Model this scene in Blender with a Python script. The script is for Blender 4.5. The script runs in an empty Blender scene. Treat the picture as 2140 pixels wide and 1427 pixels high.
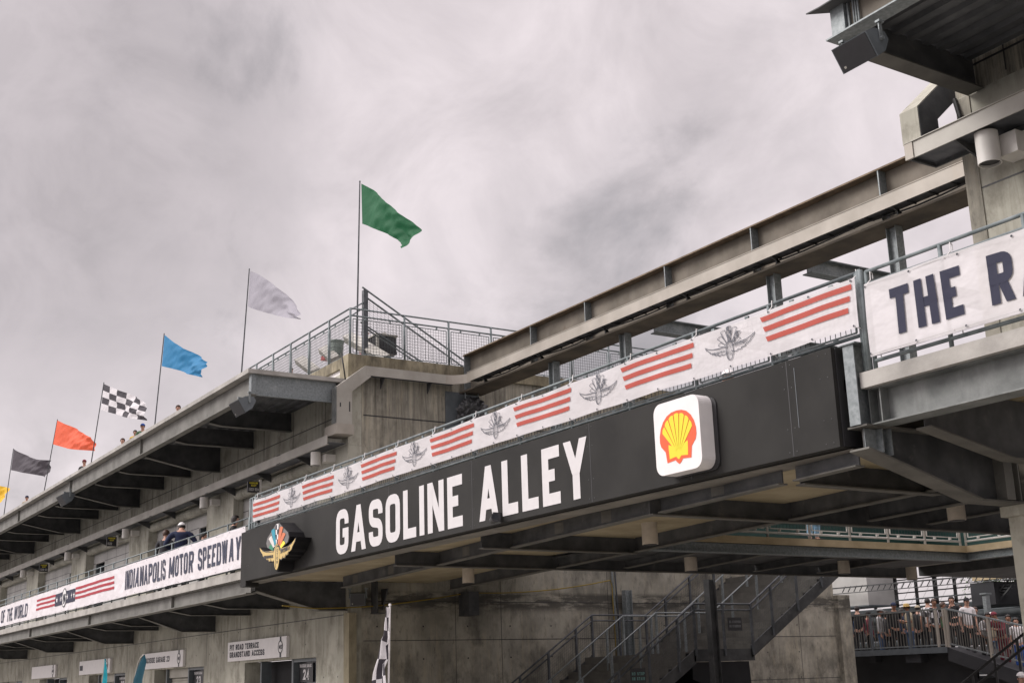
import bpy, bmesh, math, random
from mathutils import Vector, Matrix
import numpy as np
random.seed(7)
sc = bpy.context.scene
COL = sc.collection

# ------------------------------------------------------------------ camera
F_PX, CX, CY = 2650.0, 1070.0, 713.5
AX = Vector((0.53349084, 0.23501191, -0.81250042))
AY = Vector((0.84525893, -0.11359753, 0.52214265))
AZ = Vector((-0.03041171, 0.96533155, 0.25924916))
EYE = Vector((0, 0, 1.7))
cam_d = bpy.data.cameras.new('camera'); cam = bpy.data.objects.new('camera', cam_d); COL.objects.link(cam)
cam_d.sensor_width = 36.0; cam_d.lens = F_PX / 2140 * 36; cam_d.clip_start = 0.1; cam_d.clip_end = 3000
right = Vector((AX[0], AY[0], AZ[0])); up = Vector((AX[1], AY[1], AZ[1])); fwd = Vector((AX[2], AY[2], AZ[2]))
mw = Matrix.Identity(4)
for i in range(3):
    mw[i][0] = right[i]; mw[i][1] = up[i]; mw[i][2] = -fwd[i]; mw[i][3] = EYE[i]
cam.matrix_world = mw
sc.camera = cam

def ray(px, py):
    c = Vector((px - CX, -(py - CY), F_PX))
    return Vector((AX.dot(c), AY.dot(c), AZ.dot(c)))
def on(axis, val, px, py):
    """point of the world plane axis = val seen at a photo pixel (used to measure the place)"""
    r = ray(px, py); t = (val - EYE[axis]) / r[axis]
    return EYE + r * t

# ------------------------------------------------------------------ light
SUN_EL, SUN_AZ = math.radians(36), math.radians(-122)    # azimuth measured from +X, counter-clockwise
world = bpy.data.worlds.new('World'); sc.world = world; world.use_nodes = True
nt = world.node_tree; nt.nodes.clear()
N = lambda t, **k: (lambda n: ([setattr(n, a, b) for a, b in k.items()], n)[1])(nt.nodes.new(t))
out = N('ShaderNodeOutputWorld'); bg = N('ShaderNodeBackground'); bg2 = N('ShaderNodeBackground'); mixs = N('ShaderNodeMixShader')
sky = N('ShaderNodeTexSky'); sky.sky_type = 'NISHITA'; sky.sun_disc = False
sky.sun_elevation = SUN_EL; sky.sun_rotation = math.radians(90) - SUN_AZ
bg.inputs[1].default_value = 0.07
nt.links.new(sky.outputs[0], bg.inputs[0])
tc = N('ShaderNodeTexCoord')
sep = N('ShaderNodeSeparateXYZ'); nt.links.new(tc.outputs['Generated'], sep.inputs[0])
ad = N('ShaderNodeMath', operation='ADD'); ad.inputs[1].default_value = 0.75; nt.links.new(sep.outputs[2], ad.inputs[0])
mx_ = N('ShaderNodeMath', operation='MAXIMUM'); mx_.inputs[1].default_value = 0.05; nt.links.new(ad.outputs[0], mx_.inputs[0])
dx = N('ShaderNodeMath', operation='DIVIDE'); dy = N('ShaderNodeMath', operation='DIVIDE')
nt.links.new(sep.outputs[0], dx.inputs[0]); nt.links.new(mx_.outputs[0], dx.inputs[1])
nt.links.new(sep.outputs[1], dy.inputs[0]); nt.links.new(mx_.outputs[0], dy.inputs[1])
cmb = N('ShaderNodeCombineXYZ'); nt.links.new(dx.outputs[0], cmb.inputs[0]); nt.links.new(dy.outputs[0], cmb.inputs[1]); cmb.inputs[2].default_value = 5.4
n1 = N('ShaderNodeTexNoise'); n1.inputs['Scale'].default_value = 4.6; n1.inputs['Detail'].default_value = 8; n1.inputs['Roughness'].default_value = 0.56; n1.inputs['Distortion'].default_value = 0.3
nt.links.new(cmb.outputs[0], n1.inputs['Vector'])
rp = N('ShaderNodeValToRGB'); e = rp.color_ramp.elements
e[0].position = 0.30; e[0].color = (0.315, 0.292, 0.303, 1)
e[1].position = 0.54; e[1].color = (0.56, 0.505, 0.517, 1)
m_ = rp.color_ramp.elements.new(0.42); m_.color = (0.505, 0.458, 0.470, 1)
nt.links.new(n1.outputs[0], rp.inputs[0])
# finer broken cloud on top, and one darker mass of cloud low in the north-west
n2 = N('ShaderNodeTexNoise'); n2.inputs['Scale'].default_value = 11; n2.inputs['Detail'].default_value = 8; n2.inputs['Roughness'].default_value = 0.6; n2.inputs['Distortion'].default_value = 0.5
nt.links.new(cmb.outputs[0], n2.inputs['Vector'])
r2 = N('ShaderNodeMapRange'); r2.inputs['From Min'].default_value = 0.32; r2.inputs['From Max'].default_value = 0.68; r2.inputs['To Min'].default_value = 0.82; r2.inputs['To Max'].default_value = 1.06
nt.links.new(n2.outputs[0], r2.inputs['Value'])
dk = N('ShaderNodeVectorMath', operation='DOT_PRODUCT'); nt.links.new(tc.outputs['Generated'], dk.inputs[0]); dk.inputs[1].default_value = ray(90, 300).normalized()
mk = N('ShaderNodeMapRange'); mk.interpolation_type = 'SMOOTHSTEP'; mk.inputs['From Min'].default_value = 0.972; mk.inputs['From Max'].default_value = 0.9985; nt.links.new(dk.outputs['Value'], mk.inputs['Value'])
n3 = N('ShaderNodeMapRange'); n3.inputs['From Min'].default_value = 0.40; n3.inputs['From Max'].default_value = 0.62; nt.links.new(n2.outputs[0], n3.inputs['Value'])
iv = N('ShaderNodeMapRange'); iv.inputs['To Min'].default_value = 1.0; iv.inputs['To Max'].default_value = 0.72; nt.links.new(n3.outputs[0], iv.inputs['Value'])
one = N('ShaderNodeMix'); one.data_type = 'FLOAT'; nt.links.new(mk.outputs[0], one.inputs[0]); one.inputs[2].default_value = 1.0
lowm = N('ShaderNodeMath', operation='MULTIPLY'); lowm.inputs[1].default_value = 0.84; nt.links.new(iv.outputs[0], lowm.inputs[0]); nt.links.new(lowm.outputs[0], one.inputs[3])
mu = N('ShaderNodeMath', operation='MULTIPLY'); nt.links.new(r2.outputs[0], mu.inputs[0]); nt.links.new(one.outputs[0], mu.inputs[1])
vm = N('ShaderNodeVectorMath', operation='SCALE'); nt.links.new(rp.outputs[0], vm.inputs[0]); nt.links.new(mu.outputs[0], vm.inputs['Scale'])
nt.links.new(vm.outputs[0], bg2.inputs[0])
# an overcast sky is brightest overhead
mr = N('ShaderNodeMapRange'); mr.interpolation_type = 'SMOOTHSTEP'
mr.inputs['From Min'].default_value = 0.50; mr.inputs['From Max'].default_value = 0.95; mr.inputs['To Min'].default_value = 1.0; mr.inputs['To Max'].default_value = 2.8
nt.links.new(sep.outputs[2], mr.inputs['Value'])
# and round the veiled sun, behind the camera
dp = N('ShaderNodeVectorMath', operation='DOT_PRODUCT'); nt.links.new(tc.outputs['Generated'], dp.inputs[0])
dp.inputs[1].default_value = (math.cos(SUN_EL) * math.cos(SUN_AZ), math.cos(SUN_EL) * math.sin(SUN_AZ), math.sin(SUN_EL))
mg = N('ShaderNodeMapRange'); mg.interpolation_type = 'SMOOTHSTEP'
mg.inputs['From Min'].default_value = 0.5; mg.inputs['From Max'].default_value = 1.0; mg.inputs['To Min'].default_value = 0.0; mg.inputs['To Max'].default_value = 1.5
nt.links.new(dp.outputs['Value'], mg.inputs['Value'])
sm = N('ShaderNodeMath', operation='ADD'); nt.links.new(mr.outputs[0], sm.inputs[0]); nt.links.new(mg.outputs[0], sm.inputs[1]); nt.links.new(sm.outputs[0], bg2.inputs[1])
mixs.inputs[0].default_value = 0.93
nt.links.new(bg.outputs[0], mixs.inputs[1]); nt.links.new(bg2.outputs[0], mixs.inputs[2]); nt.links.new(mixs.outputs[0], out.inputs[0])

sun_d = bpy.data.lights.new('sun', 'SUN'); sun = bpy.data.objects.new('sun', sun_d); COL.objects.link(sun)
sun_d.energy = 1.5; sun_d.angle = math.radians(25); sun_d.color = (1.0, 0.965, 0.92)
sdir = Vector((math.cos(SUN_EL) * math.cos(SUN_AZ), math.cos(SUN_EL) * math.sin(SUN_AZ), math.sin(SUN_EL)))
sun.rotation_euler = sdir.to_track_quat('Z', 'Y').to_euler(); sun.location = (0, -20, 40)
sc.view_settings.view_transform = 'Standard'; sc.view_settings.look = 'None'
sc.view_settings.exposure = 0.62; sc.view_settings.gamma = 1.0; sc.view_settings.use_curve_mapping = False

# ------------------------------------------------------------------ materials
def newmat(name):
    m = bpy.data.materials.new(name); m.use_nodes = True; t = m.node_tree; t.nodes.clear()
    o = t.nodes.new('ShaderNodeOutputMaterial'); p = t.nodes.new('ShaderNodeBsdfPrincipled'); t.links.new(p.outputs[0], o.inputs[0])
    return m, t, p, o
def tnode(t, typ, **k):
    n = t.nodes.new(typ)
    for a, b in k.items(): setattr(n, a, b)
    return n
def noise_node(t, scale, vec=(1, 1, 1), detail=4, rough=0.55, seed=0.0, dist=0.0):
    c = tnode(t, 'ShaderNodeTexCoord'); mp = tnode(t, 'ShaderNodeMapping')
    mp.inputs['Scale'].default_value = vec; mp.inputs['Location'].default_value = (seed, seed * .7, seed * .3)
    n = tnode(t, 'ShaderNodeTexNoise'); n.inputs['Scale'].default_value = scale; n.inputs['Detail'].default_value = detail; n.inputs['Roughness'].default_value = rough; n.inputs['Distortion'].default_value = dist or (1.6 if vec[2] < .4 else 0.0)
    t.links.new(c.outputs['Object'], mp.inputs[0]); t.links.new(mp.outputs[0], n.inputs['Vector'])
    return n
def ramp(t, src, p0, c0, p1, c1):
    r = tnode(t, 'ShaderNodeValToRGB'); e = r.color_ramp.elements
    e[0].position = p0; e[0].color = (*c0, 1); e[1].position = p1; e[1].color = (*c1, 1)
    t.links.new(src.outputs[0], r.inputs[0]); return r
def mix(t, fac, a, b, mode='MIX'):
    m = tnode(t, 'ShaderNodeMix', data_type='RGBA', blend_type=mode)
    if hasattr(fac, 'outputs'): t.links.new(fac.outputs[0], m.inputs[0])
    else: m.inputs[0].default_value = fac
    for v, i in ((a, 6), (b, 7)):
        if hasattr(v, 'outputs'):
            o = [q for q in v.outputs if q.type == 'RGBA']
            t.links.new((o[0] if o else v.outputs[0]), m.inputs[i])
        else: m.inputs[i].default_value = (*v, 1)
    return m
def mixout(m): return m.outputs[2]
def bump(t, p, src, strength=0.3, dist=0.02):
    b = tnode(t, 'ShaderNodeBump'); b.inputs['Strength'].default_value = strength; b.inputs['Distance'].default_value = dist
    t.links.new(src.outputs[0], b.inputs['Height']); t.links.new(b.outputs[0], p.inputs['Normal'])

def varied(name, c0, c1, scale=3.0, rough=0.7, metal=0.0, vec=(1, 1, 1), spots=None, bmp=0.15, detail=5, p0=.35, p1=.65, fine=None):
    """two-tone noise, optional second layer spots=(scale, vec, lo, hi, colour, amount)"""
    m, t, p, o = newmat(name)
    base = ramp(t, noise_node(t, scale, vec, detail), p0, c0, p1, c1)
    cur = base
    if spots:
        for i, (s, v, lo, hi, col, amt) in enumerate(spots):
            f = ramp(t, noise_node(t, s, v, 7, .68, seed=3.3 + i * 5), lo, (0, 0, 0), hi, (amt,) * 3)
            if v[2] < .35:      # runs break up instead of reading as boards
                g2_ = ramp(t, noise_node(t, 1.1, (1, 1, .8), 6, .65, seed=11.3 + i * 3), .42, (0, 0, 0), .60, (1, 1, 1))
                mm_ = tnode(t, 'ShaderNodeMath', operation='MULTIPLY'); t.links.new(f.outputs[0], mm_.inputs[0]); t.links.new(g2_.outputs[0], mm_.inputs[1]); f = mm_
            mm = mix(t, f, cur if cur is base else cur, col)
            class W:  # thin wrapper exposing the colour output first
                pass
            w = tnode(t, 'ShaderNodeMix', data_type='RGBA'); w.inputs[0].default_value = 0
            t.links.new(mixout(mm), w.inputs[6]); t.links.new(mixout(mm), w.inputs[7])
            g = tnode(t, 'ShaderNodeGamma'); g.inputs[1].default_value = 1.0
            t.links.new(w.outputs[2], g.inputs[0]); cur = g
    t.links.new(cur.outputs[0], p.inputs['Base Color'])
    p.inputs['Roughness'].default_value = rough; p.inputs['Metallic'].default_value = metal
    if bmp: bump(t, p, noise_node(t, fine or scale * 12, (1, 1, 1), 4, .6, 9), bmp, 0.01)
    return m
def plain(name, c, rough=0.6, metal=0.0, var=0.12, scale=6):
    return varied(name, tuple(x * (1 - var) for x in c), tuple(min(1, x * (1 + var)) for x in c), scale, rough, metal, bmp=0.05)

M = {}
M['concrete'] = varied('concrete', (0.31, 0.302, 0.252), (0.46, 0.45, 0.382), 0.8, .9, spots=[
    (1.6, (2.6, 2.6, .14), .44, .70, (0.14, 0.128, 0.095), .85), (2.0, (1, 1, .7), .50, .66, (0.17, 0.158, 0.125), .7), (5, (1, 1, 1), .60, .72, (0.42, .40, .35), .45), (40, (1, 1, 1), .66, .73, (0.10, .09, .07), .6)], bmp=.35)
M['concrete_pale'] = varied('concrete_pale', (0.27, 0.26, 0.24), (0.41, 0.395, 0.365), 2.0, .9, spots=[
    (2, (1, 1, 2), .55, .75, (0.27, 0.25, 0.22), .5), (30, (1, 1, 1), .64, .7, (0.13, .12, .11), .7)], bmp=.35)
M['concrete_stained'] = varied('concrete_stained', (0.215, 0.204, 0.168), (0.36, 0.342, 0.288), 1.1, .92, spots=[
    (1.2, (1, 1, .8), .50, .64, (0.44, 0.41, 0.33), .55), (.8, (2.6, 2.6, .24), .42, .72, (0.11, 0.10, 0.078), .75), (2.0, (3.4, 3.4, .26), .48, .72, (0.42, 0.37, 0.26), .7),
    (1.7, (1, 1, .55), .52, .70, (0.085, .08, .068), .75), (7, (1.4, 1.4, .5), .56, .70, (0.07, .065, .055), .6), (4.0, (2.5, 2.5, .25), .62, .74, (0.16, .115, .06), .5), (45, (1, 1, 1), .66, .72, (0.05, .045, .04), .7)], bmp=.4)
M['concrete_tan'] = varied('concrete_tan', (0.20, 0.175, 0.115), (0.33, 0.295, 0.205), 1.4, .9, spots=[
    (1.5, (4, 4, .3), .48, .66, (0.10, 0.08, 0.05), .8), (30, (1, 1, 1), .64, .7, (0.08, .07, .05), .6)], bmp=.35)
M['panel_grey'] = varied('panel_grey', (0.37, 0.365, 0.35), (0.46, 0.455, 0.435), 1.2, .75, spots=[(2, (2, 2, .3), .55, .8, (0.28, .27, .25), .5)], bmp=.1)
M['galv_grey'] = varied('weathered_galvanised', (0.10, 0.108, 0.104), (0.185, 0.195, 0.188), 3, .6, .2, spots=[(2, (1, 1, .4), .55, .72, (.28, .29, .28), .5), (3, (1, 1, .3), .6, .75, (.12, .12, .11), .6)])
M['galv'] = varied('galvanised_steel', (0.15, 0.17, 0.175), (0.26, 0.285, 0.29), 22, .55, .35, spots=[
    (2.5, (1, 1, 1), .55, .72, (0.45, 0.48, 0.48), .45), (3.5, (1, 1, .3), .6, .75, (0.13, .14, .14), .5)], bmp=.1, p0=.3, p1=.7)
M['galv_web'] = varied('weathered_girder_steel', (0.115, 0.113, 0.10), (0.19, 0.187, 0.17), 2.2, .65, .15, spots=[
    (1.2, (1.2, 1.2, .5), .55, .75, (0.14, .13, .115), .6), (6, (1, 1, .4), .62, .74, (0.36, .36, .34), .4)], bmp=.15)
M['galv_dark'] = varied('dark_girder_steel', (0.042, 0.044, 0.046), (0.085, 0.087, 0.088), 3.0, .7, .1, spots=[
    (4, (1, 1, 1), .60, .72, (0.17, .165, .15), .4)], bmp=.12)
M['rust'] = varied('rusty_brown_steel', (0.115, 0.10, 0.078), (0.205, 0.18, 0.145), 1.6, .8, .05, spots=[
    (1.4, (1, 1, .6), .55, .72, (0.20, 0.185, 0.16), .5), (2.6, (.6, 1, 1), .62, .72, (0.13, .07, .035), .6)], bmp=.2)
M['rust_edge'] = varied('rust_edge', (0.12, 0.085, 0.055), (0.20, 0.15, 0.10), 6, .85)
M['flange_dark'] = varied('dark_flange_steel', (0.085, 0.082, 0.072), (0.13, 0.125, 0.11), 3, .75, .05, spots=[(3, (1, 1, 1), .6, .75, (.19, .18, .155), .5)])
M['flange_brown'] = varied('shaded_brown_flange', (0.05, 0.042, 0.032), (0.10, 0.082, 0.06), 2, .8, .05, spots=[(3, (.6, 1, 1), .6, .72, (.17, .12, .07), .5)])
M['emblem_ink'] = plain('emblem_ink', (0.085, 0.09, 0.11), .6)
M['soffit'] = varied('soffit_board', (0.26, 0.215, 0.13), (0.36, 0.305, 0.20), 1.5, .9, spots=[(2.5, (1, 1, 1), .58, .75, (.13, .105, .065), .6)], bmp=.12)
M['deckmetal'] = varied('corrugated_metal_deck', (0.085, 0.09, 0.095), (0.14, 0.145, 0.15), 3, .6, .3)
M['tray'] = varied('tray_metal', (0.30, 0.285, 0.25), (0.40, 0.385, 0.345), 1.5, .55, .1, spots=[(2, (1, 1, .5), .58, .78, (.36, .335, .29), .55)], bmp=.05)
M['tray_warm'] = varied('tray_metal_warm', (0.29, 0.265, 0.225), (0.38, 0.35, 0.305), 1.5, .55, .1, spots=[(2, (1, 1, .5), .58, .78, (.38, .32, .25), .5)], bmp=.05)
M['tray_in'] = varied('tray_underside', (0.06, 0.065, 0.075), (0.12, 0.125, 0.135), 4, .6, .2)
M['signblack'] = varied('sign_black', (0.018, 0.0177, 0.0165), (0.028, 0.0275, 0.0255), 1.2, .6, spots=[(1.3, (1, 1, .5), .6, .8, (.036, .035, .032), .6)], bmp=.04, fine=200)
M['ledge'] = varied('sign_ledge', (0.15, 0.14, 0.12), (0.22, 0.205, 0.175), 2.5, .7, .1)
M['signblack'].node_tree.nodes['Principled BSDF'].inputs['Roughness'].default_value = .78
M['signblack'].node_tree.nodes['Principled BSDF'].inputs['Specular IOR Level'].default_value = .25
M['white_paint'] = plain('white_letter_vinyl', (0.58, 0.565, 0.565), .45, var=.03)
M['white_box'] = plain('white_box', (0.72, 0.70, 0.69), .4, var=.03)
M['fixture'] = varied('fixture_paint', (0.56, 0.54, 0.50), (0.66, 0.64, 0.60), 2, .5, spots=[(3, (2, 2, .4), .6, .8, (.45, .42, .36), .4)], bmp=.03)
M['fixture_tan'] = plain('fixture_paint_tan', (0.50, 0.44, 0.36), .55)
M['black'] = plain('black_paint', (0.022, 0.022, 0.024), .5)
M['blackvoid'] = plain('dark_interior', (0.010, 0.010, 0.012), .9)
M['rail'] = varied('rail_galvanised', (0.115, 0.14, 0.145), (0.20, 0.23, 0.235), 8, .55, .3, bmp=.05)
M['rail_dark'] = varied('rail_dark', (0.05, 0.055, 0.062), (0.10, 0.108, 0.118), 8, .6, .2, bmp=.05)
M['wire'] = plain('mesh_wire', (0.045, 0.052, 0.056), .6, .2)
M['red'] = plain('red_print', (0.66, 0.10, 0.075), .6, var=.05)
M['crimson'] = plain('crimson_print', (0.50, 0.035, 0.055), .6, var=.05)
M['navy'] = plain('navy_print', (0.018, 0.024, 0.055), .6, var=.05)
M['ink'] = plain('dark_ink', (0.03, 0.033, 0.045), .6)
M['gold'] = plain('gold_paint', (0.55, 0.40, 0.14), .45, var=.06)
M['shellred'] = plain('orange_red', (0.80, 0.085, 0.015), .45, var=.02)
M['shellyel'] = plain('bright_yellow', (0.70, 0.60, 0.01), .45, var=.02)
M['logogrey'] = plain('logo_edge_grey', (0.14, 0.135, 0.13), .5)
M['teal'] = plain('teal_cloth', (0.01, 0.20, 0.25), .7)
M['deepteal'] = plain('deep_teal_cloth', (0.010, 0.050, 0.072), .7)
for k_ in ('teal', 'deepteal'): M[k_].node_tree.nodes['Principled BSDF'].inputs['Specular IOR Level'].default_value = .08
M['black_deep'] = plain('deep_black_paint', (0.008, 0.008, 0.009), .75)
M['black_deep'].node_tree.nodes['Principled BSDF'].inputs['Specular IOR Level'].default_value = .2
M['orange'] = plain('orange_paint', (0.60, 0.17, 0.07), .5)
M['green'] = plain('green_paint', (0.02, 0.20, 0.11), .5)
M['yellow'] = plain('yellow_paint', (0.80, 0.68, 0.05), .5)
M['cyan'] = plain('cyan_paint', (0.01, 0.25, 0.34), .5)
M['alu'] = varied('aluminium', (0.36, 0.35, 0.31), (0.46, 0.45, 0.41), 5, .5, .3)
M['bin'] = plain('grey_green_plastic', (0.22, 0.27, 0.24), .6)
M['redplastic'] = plain('red_plastic', (0.42, 0.05, 0.04), .5)
M['blacktarp'] = varied('black_plastic_sheet', (0.02, 0.02, 0.022), (0.05, 0.052, 0.055), 4, .32, bmp=.4)
M['cable_yellow'] = plain('yellow_cable', (0.24, 0.17, 0.02), .6)
M['cable_black'] = plain('black_cable', (0.02, 0.02, 0.02), .6)
M['shutter'] = varied('shutter_slats', (0.27, 0.26, 0.22), (0.36, 0.345, 0.30), 2, .6)
M['frame_grey'] = plain('door_frame_grey', (0.10, 0.115, 0.125), .5)
M['glass'] = plain('dark_glass', (0.02, 0.024, 0.03), .12)
M['asphalt'] = varied('asphalt', (0.07, 0.07, 0.07), (0.11, 0.108, 0.105), .5, .9, bmp=.3)
M['paving'] = varied('concrete_apron', (0.29, 0.275, 0.245), (0.38, 0.36, 0.325), .4, .9, bmp=.2)
M['bleacher'] = varied('dark_bleacher', (0.035, 0.042, 0.045), (0.07, 0.08, 0.085), 3, .7)
M['darkgreen'] = plain('dark_green_plastic', (0.012, 0.045, 0.038), .5)
M['darkpanel'] = varied('dark_panel', (0.016, 0.017, 0.02), (0.03, 0.031, 0.034), 1, .8)
M['wood'] = varied('tan_timber', (0.34, 0.27, 0.16), (0.48, 0.39, 0.25), 2, .8)
M['leaf'] = varied('leaf', (0.03, 0.065, 0.018), (0.07, 0.12, 0.04), 2, .8, bmp=0)
M['bark'] = plain('bark', (0.10, 0.08, 0.06), .9)
M['skin'] = plain('skin', (0.52, 0.30, 0.22), .6, var=.05)
M['skin_dark'] = plain('skin_tanned', (0.33, 0.17, 0.11), .6, var=.05)
M['hair'] = plain('dark_hair', (0.018, 0.013, 0.011), .6)
M['hair_brown'] = plain('brown_hair', (0.06, 0.03, 0.018), .6)
def cloth(name, c, var=.15): M[name] = plain(name, c, .85, var=var, scale=9)
for n_, c_ in dict(c_navy=(0.014, .022, .06), c_charcoal=(.03, .03, .035), c_white=(.75, .73, .73), c_pink=(.62, .30, .30), c_black=(.015, .015, .017), c_denim=(.06, .10, .18),
                   c_lightblue=(.30, .50, .68), c_maroon=(.17, .025, .04), c_grey=(.36, .36, .36), c_khaki=(.40, .34, .24), c_straw=(.52, .38, .16), c_red=(.45, .04, .05),
                   c_yellow=(.60, .40, .06), c_blue=(.03, .09, .35), c_green=(.06, .13, .06)).items(): cloth(n_, c_)

def cloth_mat(name, c, trans=0.25, hole=0.0, wrinkle=0.32, wscale=2.5, checker=None):
    m, t, p, o = newmat(name)
    p.inputs['Roughness'].default_value = .75
    n = noise_node(t, wscale, (1, 1, 1), 4)
    r = ramp(t, n, .3, tuple(x * .9 for x in c), .7, c)
    src = r.outputs[0]
    if checker:
        uv = tnode(t, 'ShaderNodeUVMap'); ck = tnode(t, 'ShaderNodeTexChecker'); ck.inputs['Scale'].default_value = 1.0
        mp = tnode(t, 'ShaderNodeMapping'); mp.inputs['Scale'].default_value = (*checker[2], 1); mp.inputs['Location'].default_value = (.001, .001, .3)
        t.links.new(uv.outputs[0], mp.inputs[0]); t.links.new(mp.outputs[0], ck.inputs['Vector'])
        ck.inputs['Color1'].default_value = (*checker[0], 1); ck.inputs['Color2'].default_value = (*checker[1], 1); src = ck.outputs['Color']
    t.links.new(src, p.inputs['Base Color'])
    b = tnode(t, 'ShaderNodeBump'); b.inputs['Strength'].default_value = wrinkle; b.inputs['Distance'].default_value = .05
    t.links.new(noise_node(t, wscale * 1.6, (1, .6, 1.4), 3, .5, 2).outputs[0], b.inputs['Height']); t.links.new(b.outputs[0], p.inputs['Normal'])
    tr = tnode(t, 'ShaderNodeBsdfTranslucent'); t.links.new(src, tr.inputs[0])
    ms = tnode(t, 'ShaderNodeMixShader'); ms.inputs[0].default_value = trans
    t.links.new(p.outputs[0], ms.inputs[1]); t.links.new(tr.outputs[0], ms.inputs[2]); last = ms
    if hole:
        tp = tnode(t, 'ShaderNodeBsdfTransparent'); m2 = tnode(t, 'ShaderNodeMixShader'); m2.inputs[0].default_value = hole
        t.links.new(ms.outputs[0], m2.inputs[1]); t.links.new(tp.outputs[0], m2.inputs[2]); last = m2
    t.links.new(last.outputs[0], o.inputs[0])
    return m
M['banner'] = cloth_mat('banner_mesh', (0.76, 0.735, 0.745), .22, .13, .6, 1.6)
M['banner_solid'] = cloth_mat('banner_vinyl', (0.76, 0.725, 0.745), .12, 0.0, .9, 1.5)
M['banner_red'] = cloth_mat('banner_red_print', (0.47, 0.075, 0.05), .12, .08, .2, 1.6)
M['banner_crimson'] = cloth_mat('banner_crimson_print', (0.38, 0.03, 0.045), .06, 0, .2, 1.6)
M['banner_navy'] = cloth_mat('banner_navy_print', (0.016, 0.018, 0.045), .05, .0, .2, 1.6)
M['f_green'] = cloth_mat('flag_green', (0.005, 0.115, 0.04), .30)
M['f_white'] = cloth_mat('flag_white', (0.36, 0.35, 0.395), .25, 0, .14)
M['f_blue'] = cloth_mat('flag_blue', (0.02, 0.205, 0.42), .30)
M['f_red'] = cloth_mat('flag_red', (0.80, 0.125, 0.05), .30)
M['f_black'] = cloth_mat('flag_black', (0.055, 0.046, 0.058), .25)
M['f_yellow'] = cloth_mat('flag_yellow', (0.82, 0.50, 0.02), .30)
M['f_check'] = cloth_mat('flag_checkered', (1, 1, 1), .30, checker=((.045, .04, .05), (.68, .66, .68), (6, 4)))
M['c_check'] = cloth_mat('checkered_shirt', (1, 1, 1), .02, checker=((.02, .02, .025), (.70, .69, .70), (5, 6)))
M['net'] = cloth_mat('white_net', (0.80, 0.80, 0.84), .5, .25, 0, 2)

# stained concrete: mould band under the deck line and dark runs from the top edge
def add_band(mat, bands):
    t = mat.node_tree; p = [n for n in t.nodes if n.type == 'BSDF_PRINCIPLED'][0]; src = p.inputs['Base Color'].links[0].from_socket
    for (z0, z1, z2, z3, col, vec, sc_, lo, hi, amt) in bands:
        c = tnode(t, 'ShaderNodeTexCoord'); s = tnode(t, 'ShaderNodeSeparateXYZ'); t.links.new(c.outputs['Object'], s.inputs[0])
        f = tnode(t, 'ShaderNodeFloatCurve')
        cv = f.mapping.curves[0]; lo_, hi_ = 0.0, 12.0
        pts = [(z0 / 12, 0), (z1 / 12, 1), (z2 / 12, 1), (z3 / 12, 0)]
        cv.points[0].location = (0, 0); cv.points[1].location = (1, 0)
        for q in pts: cv.points.new(*q)
        for q in cv.points: q.handle_type = 'VECTOR'
        f.mapping.update()
        dv = tnode(t, 'ShaderNodeMath', operation='DIVIDE'); dv.inputs[1].default_value = 12; t.links.new(s.outputs[2], dv.inputs[0]); t.links.new(dv.outputs[0], f.inputs['Value'])
        n = ramp(t, noise_node(t, sc_, vec, 7, .7, seed=z0 * 3 + 1), lo, (0, 0, 0), hi, (amt,) * 3)
        m = tnode(t, 'ShaderNodeMath', operation='MULTIPLY'); t.links.new(n.outputs[0], m.inputs[0]); t.links.new(f.outputs[0], m.inputs[1])
        mm = tnode(t, 'ShaderNodeMix', data_type='RGBA'); t.links.new(m.outputs[0], mm.inputs[0]); t.links.new(src, mm.inputs[6]); mm.inputs[7].default_value = (*col, 1)
        src = mm.outputs[2]
    t.links.new(src, p.inputs['Base Color'])
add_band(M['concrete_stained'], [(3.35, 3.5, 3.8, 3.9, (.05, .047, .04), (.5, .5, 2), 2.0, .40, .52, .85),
    (5.0, 8.8, 9.4, 9.8, (.06, .055, .043), (3.3, 3.3, .22), 1.3, .42, .72, .9), (6.6, 8.4, 9.3, 9.8, (.46, .42, .32), (8, 8, .3), 1.0, .50, .72, .7),
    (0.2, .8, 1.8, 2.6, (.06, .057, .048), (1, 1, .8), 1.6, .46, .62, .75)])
add_band(M['concrete_tan'], [(8.8, 9.0, 9.6, 9.7, (.07, .06, .042), (3, 3, 1.0), 1.6, .42, .68, .85)])
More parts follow.
